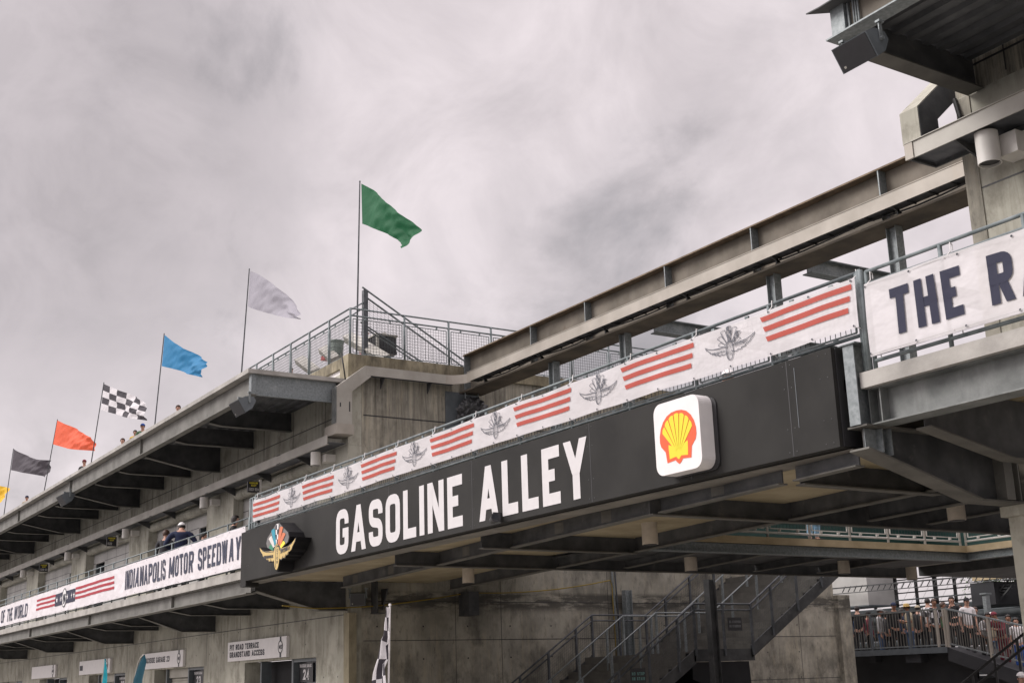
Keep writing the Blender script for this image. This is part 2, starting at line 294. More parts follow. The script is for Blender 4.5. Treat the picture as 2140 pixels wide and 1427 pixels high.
# ------------------------------------------------------------------ mesh builder
def wloc(o):
    v = Vector((0, 0, 0))
    while o is not None: v += o.location; o = o.parent
    return v
def tag(o, label=None, cat=None, group=None, kind=None):
    if label: o['label'] = label
    if cat: o['category'] = cat
    if group: o['group'] = group
    if cat and not kind: kind = 'thing'
    if kind: o['kind'] = kind
    return o
def thing(name, loc, label, cat, group=None):
    o = bpy.data.objects.new(name, None); COL.objects.link(o); o.location = loc; o.empty_display_size = .2
    return tag(o, label, cat, group, 'thing')
class MB:
    def __init__(s): s.v = []; s.f = []; s.mi = []; s.uv = None
    def add(s, vs, fs, mi=0):
        b = len(s.v); s.v += [tuple(v) for v in vs]; s.f += [tuple(b + i for i in f) for f in fs]; s.mi += [mi] * len(fs); return s
    def box(s, x0, x1, y0, y1, z0, z1, mi=0):
        if x0 > x1: x0, x1 = x1, x0
        if y0 > y1: y0, y1 = y1, y0
        if z0 > z1: z0, z1 = z1, z0
        return s.add([(x0, y0, z0), (x1, y0, z0), (x1, y1, z0), (x0, y1, z0), (x0, y0, z1), (x1, y0, z1), (x1, y1, z1), (x0, y1, z1)],
                     [(3, 2, 1, 0), (4, 5, 6, 7), (0, 1, 5, 4), (1, 2, 6, 5), (2, 3, 7, 6), (3, 0, 4, 7)], mi)
    def bar(s, p, q, w, h, upv=(0, 0, 1), mi=0):
        """bar p->q, width w sideways, height h along the up side"""
        p = Vector(p); q = Vector(q); d = (q - p).normalized(); u = Vector(upv); sd = d.cross(u)
        if sd.length < 1e-4: sd = d.cross(Vector((0, 1, 0)))
        sd.normalize(); u = sd.cross(d).normalized(); sd = sd * (w / 2); u = u * (h / 2)
        vs = [p - sd - u, p + sd - u, p + sd + u, p - sd + u, q - sd - u, q + sd - u, q + sd + u, q - sd + u]
        return s.add(vs, [(0, 1, 2, 3), (7, 6, 5, 4), (4, 5, 1, 0), (5, 6, 2, 1), (6, 7, 3, 2), (7, 4, 0, 3)], mi)
    def tube(s, pts, r, n=8, mi=0, caps=True):
        pts = [Vector(p) for p in pts]; rs = r if isinstance(r, (list, tuple)) else [r] * len(pts)
        rings = []; ref = None
        for i, p in enumerate(pts):
            d = (pts[min(i + 1, len(pts) - 1)] - pts[max(i - 1, 0)]).normalized()
            a = ref if ref is not None else (Vector((0, 0, 1)) if abs(d.z) < .9 else Vector((1, 0, 0)))
            a = (a - d * a.dot(d)).normalized(); ref = a; b = d.cross(a)
            rings.append([p + (a * math.cos(2 * math.pi * k / n) + b * math.sin(2 * math.pi * k / n)) * rs[i] for k in range(n)])
        vs = [v for r_ in rings for v in r_]; fs = []
        for i in range(len(pts) - 1):
            for k in range(n): fs.append((i * n + k, i * n + (k + 1) % n, (i + 1) * n + (k + 1) % n, (i + 1) * n + k))
        if caps: fs.append(tuple(range(n - 1, -1, -1))); fs.append(tuple((len(pts) - 1) * n + k for k in range(n)))
        return s.add(vs, fs, mi)
    def prism(s, poly, ax, a0, a1, mi=0):
        """polygon in the two axes other than ax (in xyz order), extruded from a0 to a1 along ax"""
        def P(u, v, a):
            return {0: (a, u, v), 1: (u, a, v), 2: (u, v, a)}[ax]
        n = len(poly); vs = [P(u, v, a0) for u, v in poly] + [P(u, v, a1) for u, v in poly]
        fs = [tuple(range(n)), tuple(range(2 * n - 1, n - 1, -1))] + [(i, (i + 1) % n, n + (i + 1) % n, n + i) for i in range(n)]
        return s.add(vs, fs, mi)
    def obj(s, name, mats, parent=None, origin=None, smooth=False, recalc=True):
        me = bpy.data.meshes.new(name)
        off = wloc(parent) if parent is not None else Vector(origin or (0, 0, 0))
        me.from_pydata([(v[0] - off.x, v[1] - off.y, v[2] - off.z) for v in s.v], [], s.f)
        if not isinstance(mats, (list, tuple)): mats = [mats]
        for m in mats: me.materials.append(M[m] if isinstance(m, str) else m)
        me.polygons.foreach_set('material_index', s.mi)
        if s.uv:
            uvl = me.uv_layers.new(name='UVMap')
            for l in me.loops: uvl.data[l.index].uv = s.uv[l.vertex_index]
        if recalc:
            bm = bmesh.new(); bm.from_mesh(me); bmesh.ops.recalc_face_normals(bm, faces=bm.faces); bm.to_mesh(me); bm.free()
        if smooth:
            for p in me.polygons: p.use_smooth = True
        o = bpy.data.objects.new(name, me); COL.objects.link(o)
        if parent is not None: o.parent = parent
        else: o.location = off
        return o
def copy_tree(o, parent=None):
    c = o.copy(); COL.objects.link(c)
    if parent is not None: c.parent = parent
    for ch in list(o.children): copy_tree(ch, c)
    return c
def dup(o, loc, label=None, rz=None):
    c = copy_tree(o); c.location = loc
    if label: c['label'] = label
    if rz is not None: c.rotation_euler.z = rz
    return c

# ------------------------------------------------------------------ lettering
def GL():
    r = .5
    g = {}
    g['A'] = [('D', 0, 0, .5, 1), ('D', 1, 0, .5, 1), ('P', [(.2, .24), (.8, .24)])]
    g['B'] = [('P', [(0, .52), (0, 1), (.95, 1, r), (.95, .52, r), (0, .52)]), ('P', [(0, .52), (1, .52, r), (1, 0, r), (0, 0), (0, .52)])]
    g['C'] = [('P', [(1, .70), (1, 1, r), (0, 1, r), (0, 0, r), (1, 0, r), (1, .30)])]
    g['D'] = [('P', [(0, .5), (0, 1), (1, 1, r), (1, 0, r), (0, 0), (0, .5)])]
    g['E'] = [('P', [(1, 1), (0, 1), (0, 0), (1, 0)]), ('P', [(0, .51), (.85, .51)])]
    g['F'] = [('P', [(1, 1), (0, 1), (0, -.001)]), ('P', [(0, .5), (.85, .5)])]
    g['G'] = [('P', [(1, .70), (1, 1, r), (0, 1, r), (0, 0, r), (1, 0, r), (1, .46), (.55, .46)])]
    g['H'] = [('P', [(0, 0), (0, 1)]), ('P', [(1, 0), (1, 1)]), ('P', [(0, .5), (1, .5)])]
    g['I'] = [('P', [(.5, 0), (.5, 1)])]
    g['K'] = [('P', [(0, 0), (0, 1)]), ('D', .15, .42, 1, 1), ('D', 1, 0, .35, .62)]
    g['L'] = [('P', [(0, 1), (0, 0), (1, 0)])]
    g['M'] = [('P', [(0, 0), (0, 1)]), ('P', [(1, 0), (1, 1)]), ('D', 0, 1, .5, .15), ('D', 1, 1, .5, .15)]
    g['N'] = [('P', [(0, 0), (0, 1)]), ('P', [(1, 0), (1, 1)]), ('D', 0, 1, 1, 0)]
    g['O'] = [('P', [(.5, 1), (1, 1, r), (1, 0, r), (0, 0, r), (0, 1, r), (.5, 1)])]
    g['P'] = [('P', [(0, 0), (0, 1)]), ('P', [(0, 1), (1, 1, r), (1, .45, r), (0, .45)])]
    g['R'] = [('P', [(0, 0), (0, 1)]), ('P', [(0, 1), (1, 1, r), (1, .48, r), (0, .48)]), ('D', 1, 0, .5, .48)]
    g['S'] = [('P', [(1, .72), (1, 1, r), (0, 1, r), (0, .55, r), (1, .45, r), (1, 0, r), (0, 0, r), (0, .28)])]
    g['T'] = [('P', [(0, 1), (1, 1)]), ('P', [(.5, 0), (.5, 1)])]
    g['U'] = [('P', [(0, 1), (0, 0, r), (1, 0, r), (1, 1)])]
    g['V'] = [('D', 0, 1, .5, 0), ('D', 1, 1, .5, 0)]
    g['W'] = [('D', 0, 1, .27, 0), ('D', .5, 1, .27, 0), ('D', .5, 1, .73, 0), ('D', 1, 1, .73, 0)]
    g['Y'] = [('D', 0, 1, .5, .42), ('D', 1, 1, .5, .42), ('P', [(.5, 0), (.5, .45)])]
    g['Z'] = [('P', [(0, 1), (1, 1)]), ('P', [(0, 0), (1, 0)]), ('D', 0, 0, 1, 1)]
    g['0'] = g['O']
    g['1'] = [('P', [(.5, 0), (.5, 1), (.15, .85)])]
    g['2'] = [('P', [(0, .72), (0, 1, r), (1, 1, r), (1, .6, r), (0, 0), (1, 0)])]
    g['3'] = [('P', [(0, .75), (0, 1, r), (1, 1, r), (1, .53, r), (.4, .53)]), ('P', [(.4, .53), (1, .53, r), (1, 0, r), (0, 0, r), (0, .25)])]
    g['4'] = [('P', [(.75, 0), (.75, 1), (0, .28), (1, .28)])]
    g['5'] = [('P', [(1, 1), (0, 1), (0, .56), (1, .56, r), (1, 0, r), (0, 0, r), (0, .25)])]
    g['6'] = [('P', [(1, .75), (1, 1, r), (0, 1, r), (0, 0, r), (1, 0, r), (1, .55, r), (0, .55)])]
    g['-'] = [('P', [(.15, .5), (.85, .5)])]
    return g
GLY = GL()
WID = {'I': .02, '1': .5, 'M': 1.35, 'W': 1.5, '-': .6, 'L': .85, 'E': .88, 'F': .88, 'T': .95, ' ': .62, 'A': 1.12, 'Y': 1.1, 'V': 1.1}
def fillet(pts, W):
    out_ = []
    for i, p in enumerate(pts):
        if len(p) > 2 and 0 < i < len(pts) - 1:
            c = Vector(p[:2]); a = Vector(pts[i - 1][:2]); b = Vector(pts[i + 1][:2]); R = p[2] * W
            R = min(R, (a - c).length * .5 if len(pts[i - 1]) > 2 else (a - c).length * .98, (b - c).length * .5 if len(pts[i + 1]) > 2 else (b - c).length * .98)
            s_ = c + (a - c).normalized() * R; e_ = c + (b - c).normalized() * R
            for k in range(7):
                t_ = k / 6; q = s_ * (1 - t_) ** 2 + c * 2 * t_ * (1 - t_) + e_ * t_ ** 2
                # pull towards a rounder arc
                out_.append(q + (c - (s_ + e_) / 2) * (.10 * math.sin(math.pi * t_)))
        else: out_.append(Vector(p[:2]))
    return out_
def ribbon(mb, pts, w, fn, off, mi=0, close=False):
    """flat stroke along 2-D points; fn(u, v, off) -> world point"""
    n = len(pts); L = []; R_ = []
    for i, p in enumerate(pts):
        if close: a = pts[(i - 1) % n]; b = pts[(i + 1) % n]
        else: a = pts[i - 1] if i else None; b = pts[i + 1] if i < n - 1 else None
        d0 = (p - a).normalized() if a is not None and (p - a).length > 1e-9 else None
        d1 = (b - p).normalized() if b is not None and (b - p).length > 1e-9 else None
        if d0 is None: d0 = d1
        if d1 is None: d1 = d0
        n0 = Vector((-d0.y, d0.x)); n1 = Vector((-d1.y, d1.x)); m = n0 + n1
        if m.length < 1e-6: m = n0
        m.normalize(); k = 1 / max(.45, m.dot(n0)); L.append(p + m * (w / 2 * k)); R_.append(p - m * (w / 2 * k))
    vs = [fn(q.x, q.y, off) for q in L] + [fn(q.x, q.y, off) for q in R_]
    fs = [(i, (i + 1) % n, n + (i + 1) % n, n + i) for i in range(n if close else n - 1)]
    mb.add(vs, fs, mi)
def text(mb, string, fn, H, W, t, gap, u0=0.0, v0=0.0, off=0.0, fit=None, step=0.0005, mi=0, ht=None):
    """draw a string; H cap height, W letter width, t stroke width; fit = total width to reach"""
    ht = ht or t
    def total(Wv, gp):
        return sum((max(t, WID.get(c, 1) * Wv) if c != ' ' else WID[' '] * Wv) for c in string) + gp * (len(string) - 1)
    if fit:
        lo, hi = t * 1.2, fit
        for _ in range(40):
            m = (lo + hi) / 2
            if total(m, gap * m / W) > fit: hi = m
            else: lo = m
        gap = gap * m / W; W = m
    u = u0; k = 0
    for c in string:
        w = max(t, WID.get(c, 1) * W)
        if c == ' ': u += WID[' '] * W + gap; continue
        for st in GLY.get(c, []):
            k += 1; o = off + step * (k % 5)
            if st[0] == 'P':
                raw = [((u + t / 2 + p[0] * (w - t)), v0 + t / 2 + p[1] * (H - t), *p[2:]) for p in st[1]]
                # extend free straight ends so that they reach the cap line
                pts = fillet(raw, w - t)
                def ext(a, b):
                    d = (a - b).normalized(); return a + d * t / 2
                pts = list(pts)
                if not (abs(pts[0].x - pts[-1].x) < 1e-6 and abs(pts[0].y - pts[-1].y) < 1e-6):
                    f0, f1 = st[1][0], st[1][-1]
                    if f0[1] in (0, 1) and abs(pts[0].x - pts[1].x) < 1e-6: pts[0] = ext(pts[0], pts[1])
                    if f1[1] in (0, 1, -.001) and abs(pts[-1].x - pts[-2].x) < 1e-6: pts[-1] = ext(pts[-1], pts[-2])
                    if f0[0] in (0, 1) and abs(pts[0].y - pts[1].y) < 1e-6: pts[0] = ext(pts[0], pts[1])
                    if f1[0] in (0, 1) and abs(pts[-1].y - pts[-2].y) < 1e-6: pts[-1] = ext(pts[-1], pts[-2])
                ribbon(mb, pts, t, fn, o, mi)
            else:
                _, x0, y0, x1, y1 = st
                a = Vector((u + t / 2 + x0 * (w - t), v0 + y0 * H)); b = Vector((u + t / 2 + x1 * (w - t), v0 + y1 * H))
                d = b - a; th = t * math.sqrt(1 + (d.x / max(1e-6, abs(d.y))) ** 2) * .98
                mb.add([fn(a.x - th / 2, a.y, o), fn(a.x + th / 2, a.y, o), fn(b.x + th / 2, b.y, o), fn(b.x - th / 2, b.y, o)], [(0, 1, 2, 3)], mi)
        u += w + gap
    return u
# ------------------------------------------------------------------ ground
tag(MB().box(-900, 900, -900, 900, -0.6, -0.10).obj('ground', 'asphalt'), kind='structure')
tag(MB().box(-120, 60, 4, 60, -0.099, 0.0).obj('apron_pavement', 'paving'), kind='structure')

XE = -27.2      # end of the left building
YW = 12.75      # facade plane
YF = 10.30      # balcony edge plane
BAY = 8.1

def holes(mb, pts, axis, r=.022, mi=1):
    """formwork tie holes: little dark plugs 3 mm proud"""
    for (a, b, plane, sgn) in pts:
        vs = []
        for k in range(8):
            u = a + r * math.cos(k * math.pi / 4); v = b + r * math.sin(k * math.pi / 4)
            vs.append((u, plane + sgn * .003, v) if axis == 1 else (plane + sgn * .003, u, v))
        mb.add(vs, [tuple(range(8))], mi)

# ================================================================== LEFT BUILDING
LB = thing('terrace_building', (XE, YW, 0), 'long concrete pit-side building with steel balconies and a flat overhanging roof, left of the bridge', 'building')
NB = 7
colR = [XE] + [-34.85 - BAY * k for k in range(NB)]
colL = [-28.95] + [-37.1 - BAY * k for k in range(NB)]
XL = colL[-1] - 6
# lower storey: solid wall over the openings, columns between
lintel = 2.43
mb = MB()
mb.box(XL, XE, YW, YW + .35, lintel, 7.3 if False else 4.1)
holes(mb, [(-29.6 - 1.15 * i, z, YW, -1) for i in range(30) for z in (2.75, 3.25)], 1)
for z in (3.32,): mb.box(XL, XE - .01, YW - .004, YW + .01, z, z + .018, 1)
for i in range(24): mb.box(-31.4 - i * 2.68, -31.385 - i * 2.68, YW - .003, YW + .01, lintel, 4.1, 1)
mb.obj('lower_wall', ['concrete', 'black'], LB)
low_open = []
for k in range(NB):
    x1 = -28.94 - 8.0 * k; x0 = -33.65 - 8.0 * k; low_open.append((x0, x1))
for k in range(NB + 1):
    x1 = XE - .004 if k == 0 else low_open[k - 1][0]; x0 = low_open[k][1] if k < NB else x1 - 3.3
    mb = MB(); mb.box(x0, x1, YW - .004, YW + 1.2, 0, lintel)
    holes(mb, [(x0 + .45, z, YW - .004, -1) for z in (.5, 1.2, 1.95)] + [(x1 - .5, z, YW - .004, -1) for z in (.5, 1.2, 1.95)], 1)
    mb.obj('column', ['concrete', 'black'], LB)
MB().box(XL, XE - .3, YW + .9, YW + 1.0, 0, lintel - .01).obj('garage_recess', 'blackvoid', LB)
# end wall along the alley
mb = MB(); mb.box(XE - .35, XE, YW + .352, 28.5, 0, 9.50)
for z in (3.62, 2.72, 1.55): mb.box(XE - .01, XE + .004, YW + .4, 28.45, z, z + .016, 1)
for z in (8.02,): mb.box(XE - .01, XE + .005, YW + .4, 28.4, z, z + .028, 1)
for y in (15.6, 16.9, 20.2, 23.6, 27.0): mb.box(XE - .01, XE + .003, y, y + .012, 0, 9.3, 1)
holes(mb, [(13.5 + i * 1.22, z, XE, 1) for i in range(12) for z in (2.3, 3.05, 6.6, 7.2, 1.6)], 0)
mb.obj('end_wall', ['concrete_stained', 'black'], LB)
# corner strip of the end wall seen under the bridge
MB().box(XE - .18, XE + .10, YW - .012, YW + .18, 0, 3.36).obj('corner_pilaster', 'concrete_tan', LB)
MB().box(XE - 1.2, XE + .16, 28.5, 29.0, 0, 3.9).obj('end_pier', 'concrete_stained', LB)
# upper storey
mb = MB(); mb.box(XL, XE - .001, YW - .002, YW + .35, 7.28, 9.10)
for z in (8.06,): mb.box(XL, XE - .02, YW - .008, YW + .01, z, z + .022, 1)
for i in range(28): mb.box(-28.53 - i * 2.02, -28.515 - i * 2.02, YW - .006, YW + .01, 7.3, 9.0, 1)
mb.obj('spandrel_wall', ['concrete', 'black'], LB)
for k in range(NB + 1):
    mb = MB(); mb.box(colL[k], colR[k] - .003, YW - .004, YW + .45, 4.28, 7.278)
    holes(mb, [(x, z, YW - .004, -1) for x in (colR[k] - .5, colR[k] - 1.25) for z in (5.6, 6.3)], 1)
    mb.obj('column', ['concrete', 'black'], LB)
for k in range(NB):
    a, b = colR[k + 1], colL[k]
    # infill wall of grey panels, with a dark doorway at one side
    near_left = k in (0, 3)     # doorway right of the left-hand column, else left of the right-hand column
    if k == 0: d0, d1 = a + .42, a + 1.32
    elif k == 1: d0, d1 = b - 1.55, b - .10
    elif k == 2: d0, d1 = a + .3, a + 1.6
    else: d0, d1 = b - 1.5, b - .2
    mb = MB(); zt = 6.62; Y = YW + .30
    mb.box(a, b, Y, Y + .1, zt, 7.278); mb.box(a, d0, Y, Y + .1, 4.28, zt); mb.box(d1, b, Y, Y + .1, 4.28, zt)
    for z in (6.02, 6.63): mb.box(a, d0, Y - .004, Y + .01, z, z + .02, 1); mb.box(d1, b, Y - .004, Y + .01, z, z + .02, 1)
    x = a + .7
    while x < b - .3:
        if not (d0 - .05 < x < d1 + .05): mb.box(x, x + .014, Y - .003, Y + .01, 4.3, 7.27, 1)
        x += 1.22
    mb.obj('wall_panel', ['panel_grey', 'black'], LB)
    dr = MB().box(d0, d1, Y + .35, Y + .40, 4.28, zt).obj('doorway', 'glass', LB)
    MB().tube([(a - .002, YW + .14, 7.12), (b + .002, YW + .14, 7.12)], .15, 16).obj('round_lintel', 'concrete', LB)
    MB().box(d0, d0 + .07, Y + .02, Y + .34, 4.3, zt).box(d1 - .07, d1, Y + .02, Y + .34, 4.3, zt).box(d0 + .48 * (d1 - d0), d0 + .48 * (d1 - d0) + .05, Y + .3, Y + .348, 4.3, zt).obj('door_frame', 'frame_grey', dr)
MB().box(XL, XE - .4, YW + .8, YW + .9, 4.28, 8.9).obj('inner_wall', 'blackvoid', LB)
# roof parapet / kerb line on the facade plane
mb = MB(); mb.box(XL, XE + .002, YW - .01, YW + .42, 9.24, 9.50); mb.obj('parapet_kerb', 'concrete_tan', LB)
MB().box(XE - .42, XE + .06, YW - .03, YW + .42, 8.90, 9.505).box(XE - .35, XE + .07, YW + .42, 28.5, 9.24, 9.508).obj('parapet_corner', 'concrete_tan', LB)
MB().box(XL, XE - .43, YW + .06, YW + .2, 9.101, 9.239).obj('parapet_upstand', 'white_box', LB)
MB().box(XL, XE - .35, YW + .43, 28, 9.2, 9.36).obj('roof_deck', 'concrete_pale', LB)
# balcony
mb = MB(); mb.box(XL, XE + .04, YF - .06, YW - .004, 4.10, 4.28); mb.obj('balcony_slab', 'concrete_pale', LB)
mb = MB(); mb.box(XL, XE, YF + .10, YF + .115, 3.79, 4.098); mb.box(XL, XE + .02, YF - .02, YF + .24, 3.77, 3.79); mb.box(XL, XE, YF - .0, YF + .22, 4.08, 4.098)
for i in range(7): mb.box(-32.6 - i * 8.1, -32.585 - i * 8.1, YF + .03, YF + .10, 3.79, 4.08)
mb.obj('balcony_edge_beam', 'galv_web', LB)
def corrug(x0, x1, y0, y1, z, along='x', pitch=.3, d=.045):
    mb = MB()
    if along == 'x':
        y = y0; vs = []; fs = []
        prof = []
        while y < y1 - .001:
            prof += [(y, z), (y + pitch * .4, z), (y + pitch * .5, z + d), (y + pitch * .9, z + d)]; y += pitch
        for (yy, zz) in prof: vs += [(x0, min(yy, y1), zz), (x1, min(yy, y1), zz)]
        for i in range(len(prof) - 1): fs.append((2 * i, 2 * i + 1, 2 * i + 3, 2 * i + 2))
        mb.add(vs, fs)
    return mb
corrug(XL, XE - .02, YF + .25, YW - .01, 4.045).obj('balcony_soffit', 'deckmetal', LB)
def cantilever(x, zt, z0, z1, zw, yk, w=.16, y0=YF + .24, y1=YW - .008, mat='galv_dark', parent=None, fl='galv_web', step=True):
    """tapered bracket beam: web plus bottom flange, kink at yk"""
    mb = MB(); mb.prism([(y0, z0), (yk, z1), (y1, z1), (y1, zt), (y0, zt)], 0, x - .008, x + .008)
    b = mb.obj('cantilever_beam', mat, parent)
    f = MB(); f.bar((x, y0 - .02, z0 - .008), (x, yk, z1 - .008), w, .016); f.bar((x, yk + .004, z1 - .008), (x, y1, z1 - .008), w, .016)
    f.obj('flange', fl, b)
    return b
for i in range(22):
    x = -27.98 - i * (BAY / 3 - .01)
    deep = i % 3 == 0
    if i == 0: continue
    cantilever(x, 4.04, 3.78, 3.37 if deep else 3.67, .16, 11.75 if deep else 11.1, parent=LB)
cantilever(XE - .1, 4.06, 3.84, 3.42, .2, 12.05, w=.26, parent=LB)
# roof overhang
mb = MB(); mb.box(XL, XE + .06, YF - .10, YW - .01, 8.77, 8.87); mb.obj('roof_overhang_slab', 'concrete_pale', LB)
mb = MB(); mb.box(XL, XE - .02, YF + .10, YF + .115, 8.29, 8.768); mb.box(XL, XE + .02, YF - .02, YF + .16, 8.27, 8.29)
for i in range(7): mb.box(-36.0 - i * 8.1, -35.985 - i * 8.1, YF + .03, YF + .10, 8.29, 8.768)
mb.obj('roof_edge_beam', 'galv_web', LB)
mb = MB(); mb.box(XE - .06, XE - .045, YF + .12, 12.45, 8.27, 8.768); mb.box(XE - .05, XE + .03, YF + .12, 12.45, 8.262, 8.278); mb.box(XE - .15, XE + .0, YF - .0, YF + .115, 8.292, 8.766)
mb.obj('roof_end_beam', 'galv', LB)
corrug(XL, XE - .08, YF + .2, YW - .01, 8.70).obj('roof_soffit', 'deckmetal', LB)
for i in range(1, 22):
    x = -28.0 - i * (BAY / 3 - .01); deep = i % 3 == 0
    cantilever(x, 8.695, 8.27, 7.98 if deep else 8.22, .16, 11.95 if deep else 10.85, parent=LB)

# ================================================================== RIGHT BUILDING
RB = thing('grandstand_building', (-9.3, YW, 0), 'tall concrete and steel grandstand building at the right end of the bridge', 'building')
XR = 6.0; XB = -9.30
mb = MB(); mb.box(XB, XR, YW, YW + .4, 4.6, 8.62)
for z in (7.35,): mb.box(XB + .2, XR, YW - .004, YW, z, z + .02, 1)
holes(mb, [(-8.05, 7.25, YW, -1), (-7.55, 7.22, YW, -1), (-8.0, 6.2, YW, -1), (-7.0, 6.2, YW, -1), (-6.9, 7.2, YW, -1), (-6.2, 7.2, YW, -1)], 1, r=.025)
mb.obj('front_wall', ['concrete', 'black'], RB)
mb = MB(); mb.box(XB - .01, XB + .20, YW - .015, YW + .5, 3.55, 8.6); mb.obj('corner_strip', 'concrete_stained', RB)
mb = MB(); mb.box(XB, XR, YW, YW + .4, 8.62, 10.6)
for z in (8.95, 9.6): mb.box(XB + .2, XR, YW - .006, YW, z, z + .025, 1)
for x in (-8.55, -7.55): mb.box(x, x + .015, YW - .006, YW, 8.7, 10.5, 1)
mb.obj('upper_wall', ['concrete_stained', 'black'], RB)
MB().box(XB, XR, YW + .4, 34, 9.2, 10.6).box(XB, XB + .3, YW + .4, 34, 4.6, 9.2).obj('end_wall', 'concrete_stained', RB)
MB().box(XB, XB + 1.6, YW - .05, YW + 1.5, 0, 3.36).obj('pier', 'concrete', RB)
MB().box(XB - .05, XB + 1.65, YW - .12, YW + 1.55, 3.36, 3.48).obj('pier_cap', 'concrete', RB)
mb = MB(); mb.box(-9.10, XR, YF - .06, YW - .01, 4.60, 4.77); mb.obj('balcony_slab', 'concrete_pale', RB)
mb = MB(); mb.box(-9.08, XR, YF + .14, YF + .155, 4.22, 4.598); mb.box(-9.08, XR, YF - .0, YF + .28, 4.205, 4.22); mb.box(-9.08, XR, YF + .02, YF + .26, 4.585, 4.598)
mb.box(-9.08, -9.065, YF + .02, YF + .14, 4.22, 4.585); mb.box(-8.93, -8.915, YF + .02, YF + .14, 4.22, 4.585)
mb.obj('balcony_edge_beam', 'galv_grey', RB)
corrug(-9.0, XR, YF + .3, YW - .02, 4.545).obj('balcony_soffit', 'soffit', RB)
# end cantilever: deep tapered beam from its tip to the pier
xb = -9.17
mb = MB(); mb.prism([(YF - .02, 3.955), (11.95, 3.50), (YW + .3, 3.50), (YW + .3, 4.19), (YF - .02, 4.19)], 0, xb - .01, xb + .01)
b = mb.obj('cantilever_beam', 'galv_dark', RB)
f = MB(); f.bar((xb, YF - .10, 3.955), (xb, 11.95, 3.50), .27, .022); f.bar((xb, 11.955, 3.495), (xb, YW + .3, 3.495), .27, .022); f.bar((xb, YF - .10, 4.20), (xb, YW + .3, 4.20), .27, .02)
f.obj('flange', 'flange_dark', b)
MB().box(xb + .012, xb + .10, YF + .16, YF + .175, 3.93, 4.185).box(xb + .012, xb + .13, YF + .26, YF + .275, 3.90, 4.185).box(xb + .012, xb + .020, YF - .02, YF + .27, 3.95, 4.185).obj('end_stiffener', 'galv', b)
MB().box(xb + .012, xb + .15, 12.35, 12.50, 3.515, 4.18).box(xb + .012, xb + .13, 12.62, 12.64, 3.515, 4.18).obj('web_stiffener', 'galv_web', b)
cantilever(-8.62, 4.54, 4.13, 3.88, .2, 11.9, w=.2, y0=YF + .3, parent=RB, fl='flange_dark')
cantilever(-6.3, 4.54, 4.13, 3.88, .2, 11.9, w=.2, y0=YF + .3, parent=RB, fl='flange_dark')
# roof over the right building
XO = -9.05
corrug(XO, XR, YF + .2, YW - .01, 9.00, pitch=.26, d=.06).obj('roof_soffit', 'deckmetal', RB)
mb = MB(); mb.box(XO + .02, XR, YF + .10, YF + .115, 8.71, 9.9); mb.obj('roof_edge_web', 'rust', RB)
mb = MB(); mb.box(XO - .05, XR, YF - .04, YF + .19, 8.69, 8.71); mb.box(XO, XO + .2, YF + .02, YF + .095, 8.712, 9.9)
mb.box(XO + .21, XO + .235, YF + .06, YF + .095, 8.72, 9.9)
mb.obj('roof_edge_flange', 'galv', RB)
MB().prism([(XO - .20, YF - .16), (XO - .02, YF - .14), (XR, YF - .14), (XR, YF + .09), (XO - .01, YF + .09)], 2, 9.07, 9.085).obj('roof_trim', 'galv_dark', RB)
for i in range(3): MB().tube([(XO + .30 + i * .035, YF + .07, 8.72), (XO + .30 + i * .035, YF + .07, 9.9)], .012, 8).obj('conduit', 'galv', RB)
xq = XO + .06
mb = MB(); mb.prism([(YF + .2, 8.64), (12.65, 8.60), (YW - .01, 8.62), (YW - .01, 9.035), (YF + .2, 9.035)], 0, xq - .01, xq + .01)
b = mb.obj('cantilever_beam', 'galv_dark', RB)
MB().bar((xq, YF + .2, 8.635), (xq, YW - .02, 8.60), .24, .02).obj('flange', 'flange_dark', b)
MB().box(XO, XR, YF + .2, YF + .26, 8.93, 8.99).obj('soffit_angle', 'deckmetal', RB)

# ================================================================== BRIDGE
BR = thing('footbridge', (-18.2, YF, 3.8), 'steel footbridge deck and girders crossing over the alley between both buildings', 'bridge')
XA, XZ = XE + .02, -9.34
MB().box(XA, XZ, YF - .05, 17.6, 4.62, 4.76).obj('deck_slab', 'concrete_pale', BR)
mb = MB(); mb.box(XA, XZ, YF + .16, YF + .18, 4.0, 4.61); mb.box(XA, XZ, YF - .02, YF + .32, 3.985, 4.0)
mb.obj('front_girder', 'ledge', BR)
SOF = 4.06
def slab_z(x0, x1, y0, y1, z, name='soffit_panel', mat='soffit'):
    return MB().box(x0, x1, y0, y1, z, z + .03).obj(name, mat, BR)
g1 = lambda x: 11.95 + (x + 25) * (10.5 - 11.95) / 14.5
g2 = lambda x: 14.75 + (x + 25) * (12.85 - 14.75) / 14.0
slab_z(XA, -20.7, YF + .33, 14.9, SOF); slab_z(-20.69, -17.65, YF + .33, 14.0, SOF + .002)
slab_z(-17.64, -13.3, YF + .33, 13.7, SOF); slab_z(-13.29, XZ, YF + .33, 13.1, SOF + .002)
slab_z(-20.6, -17.62, 14.0, 23.6, 3.99, mat='galv_dark'); slab_z(-13.2, XZ, 13.1, 23.6, SOF + .05, mat='galv_dark')
def girder(p, q, zb, zt, name='cross_girder', w=.13, mat='galv_dark', fl='flange_dark', par=None):
    mb = MB(); mb.bar((p[0], p[1], (zb + zt) / 2), (q[0], q[1], (zb + zt) / 2), .02, zt - zb); o = mb.obj(name, mat, par or BR)
    MB().bar((p[0], p[1], zb - .009), (q[0], q[1], zb - .009), w, .018).obj('flange', fl, o); return o
ZB = 3.83
girder((-25.9, g1(-25.9)), (-20.75, g1(-20.75)), ZB, SOF); girder((-20.6, g1(-20.6)), (-17.75, g1(-17.75)), ZB, SOF)
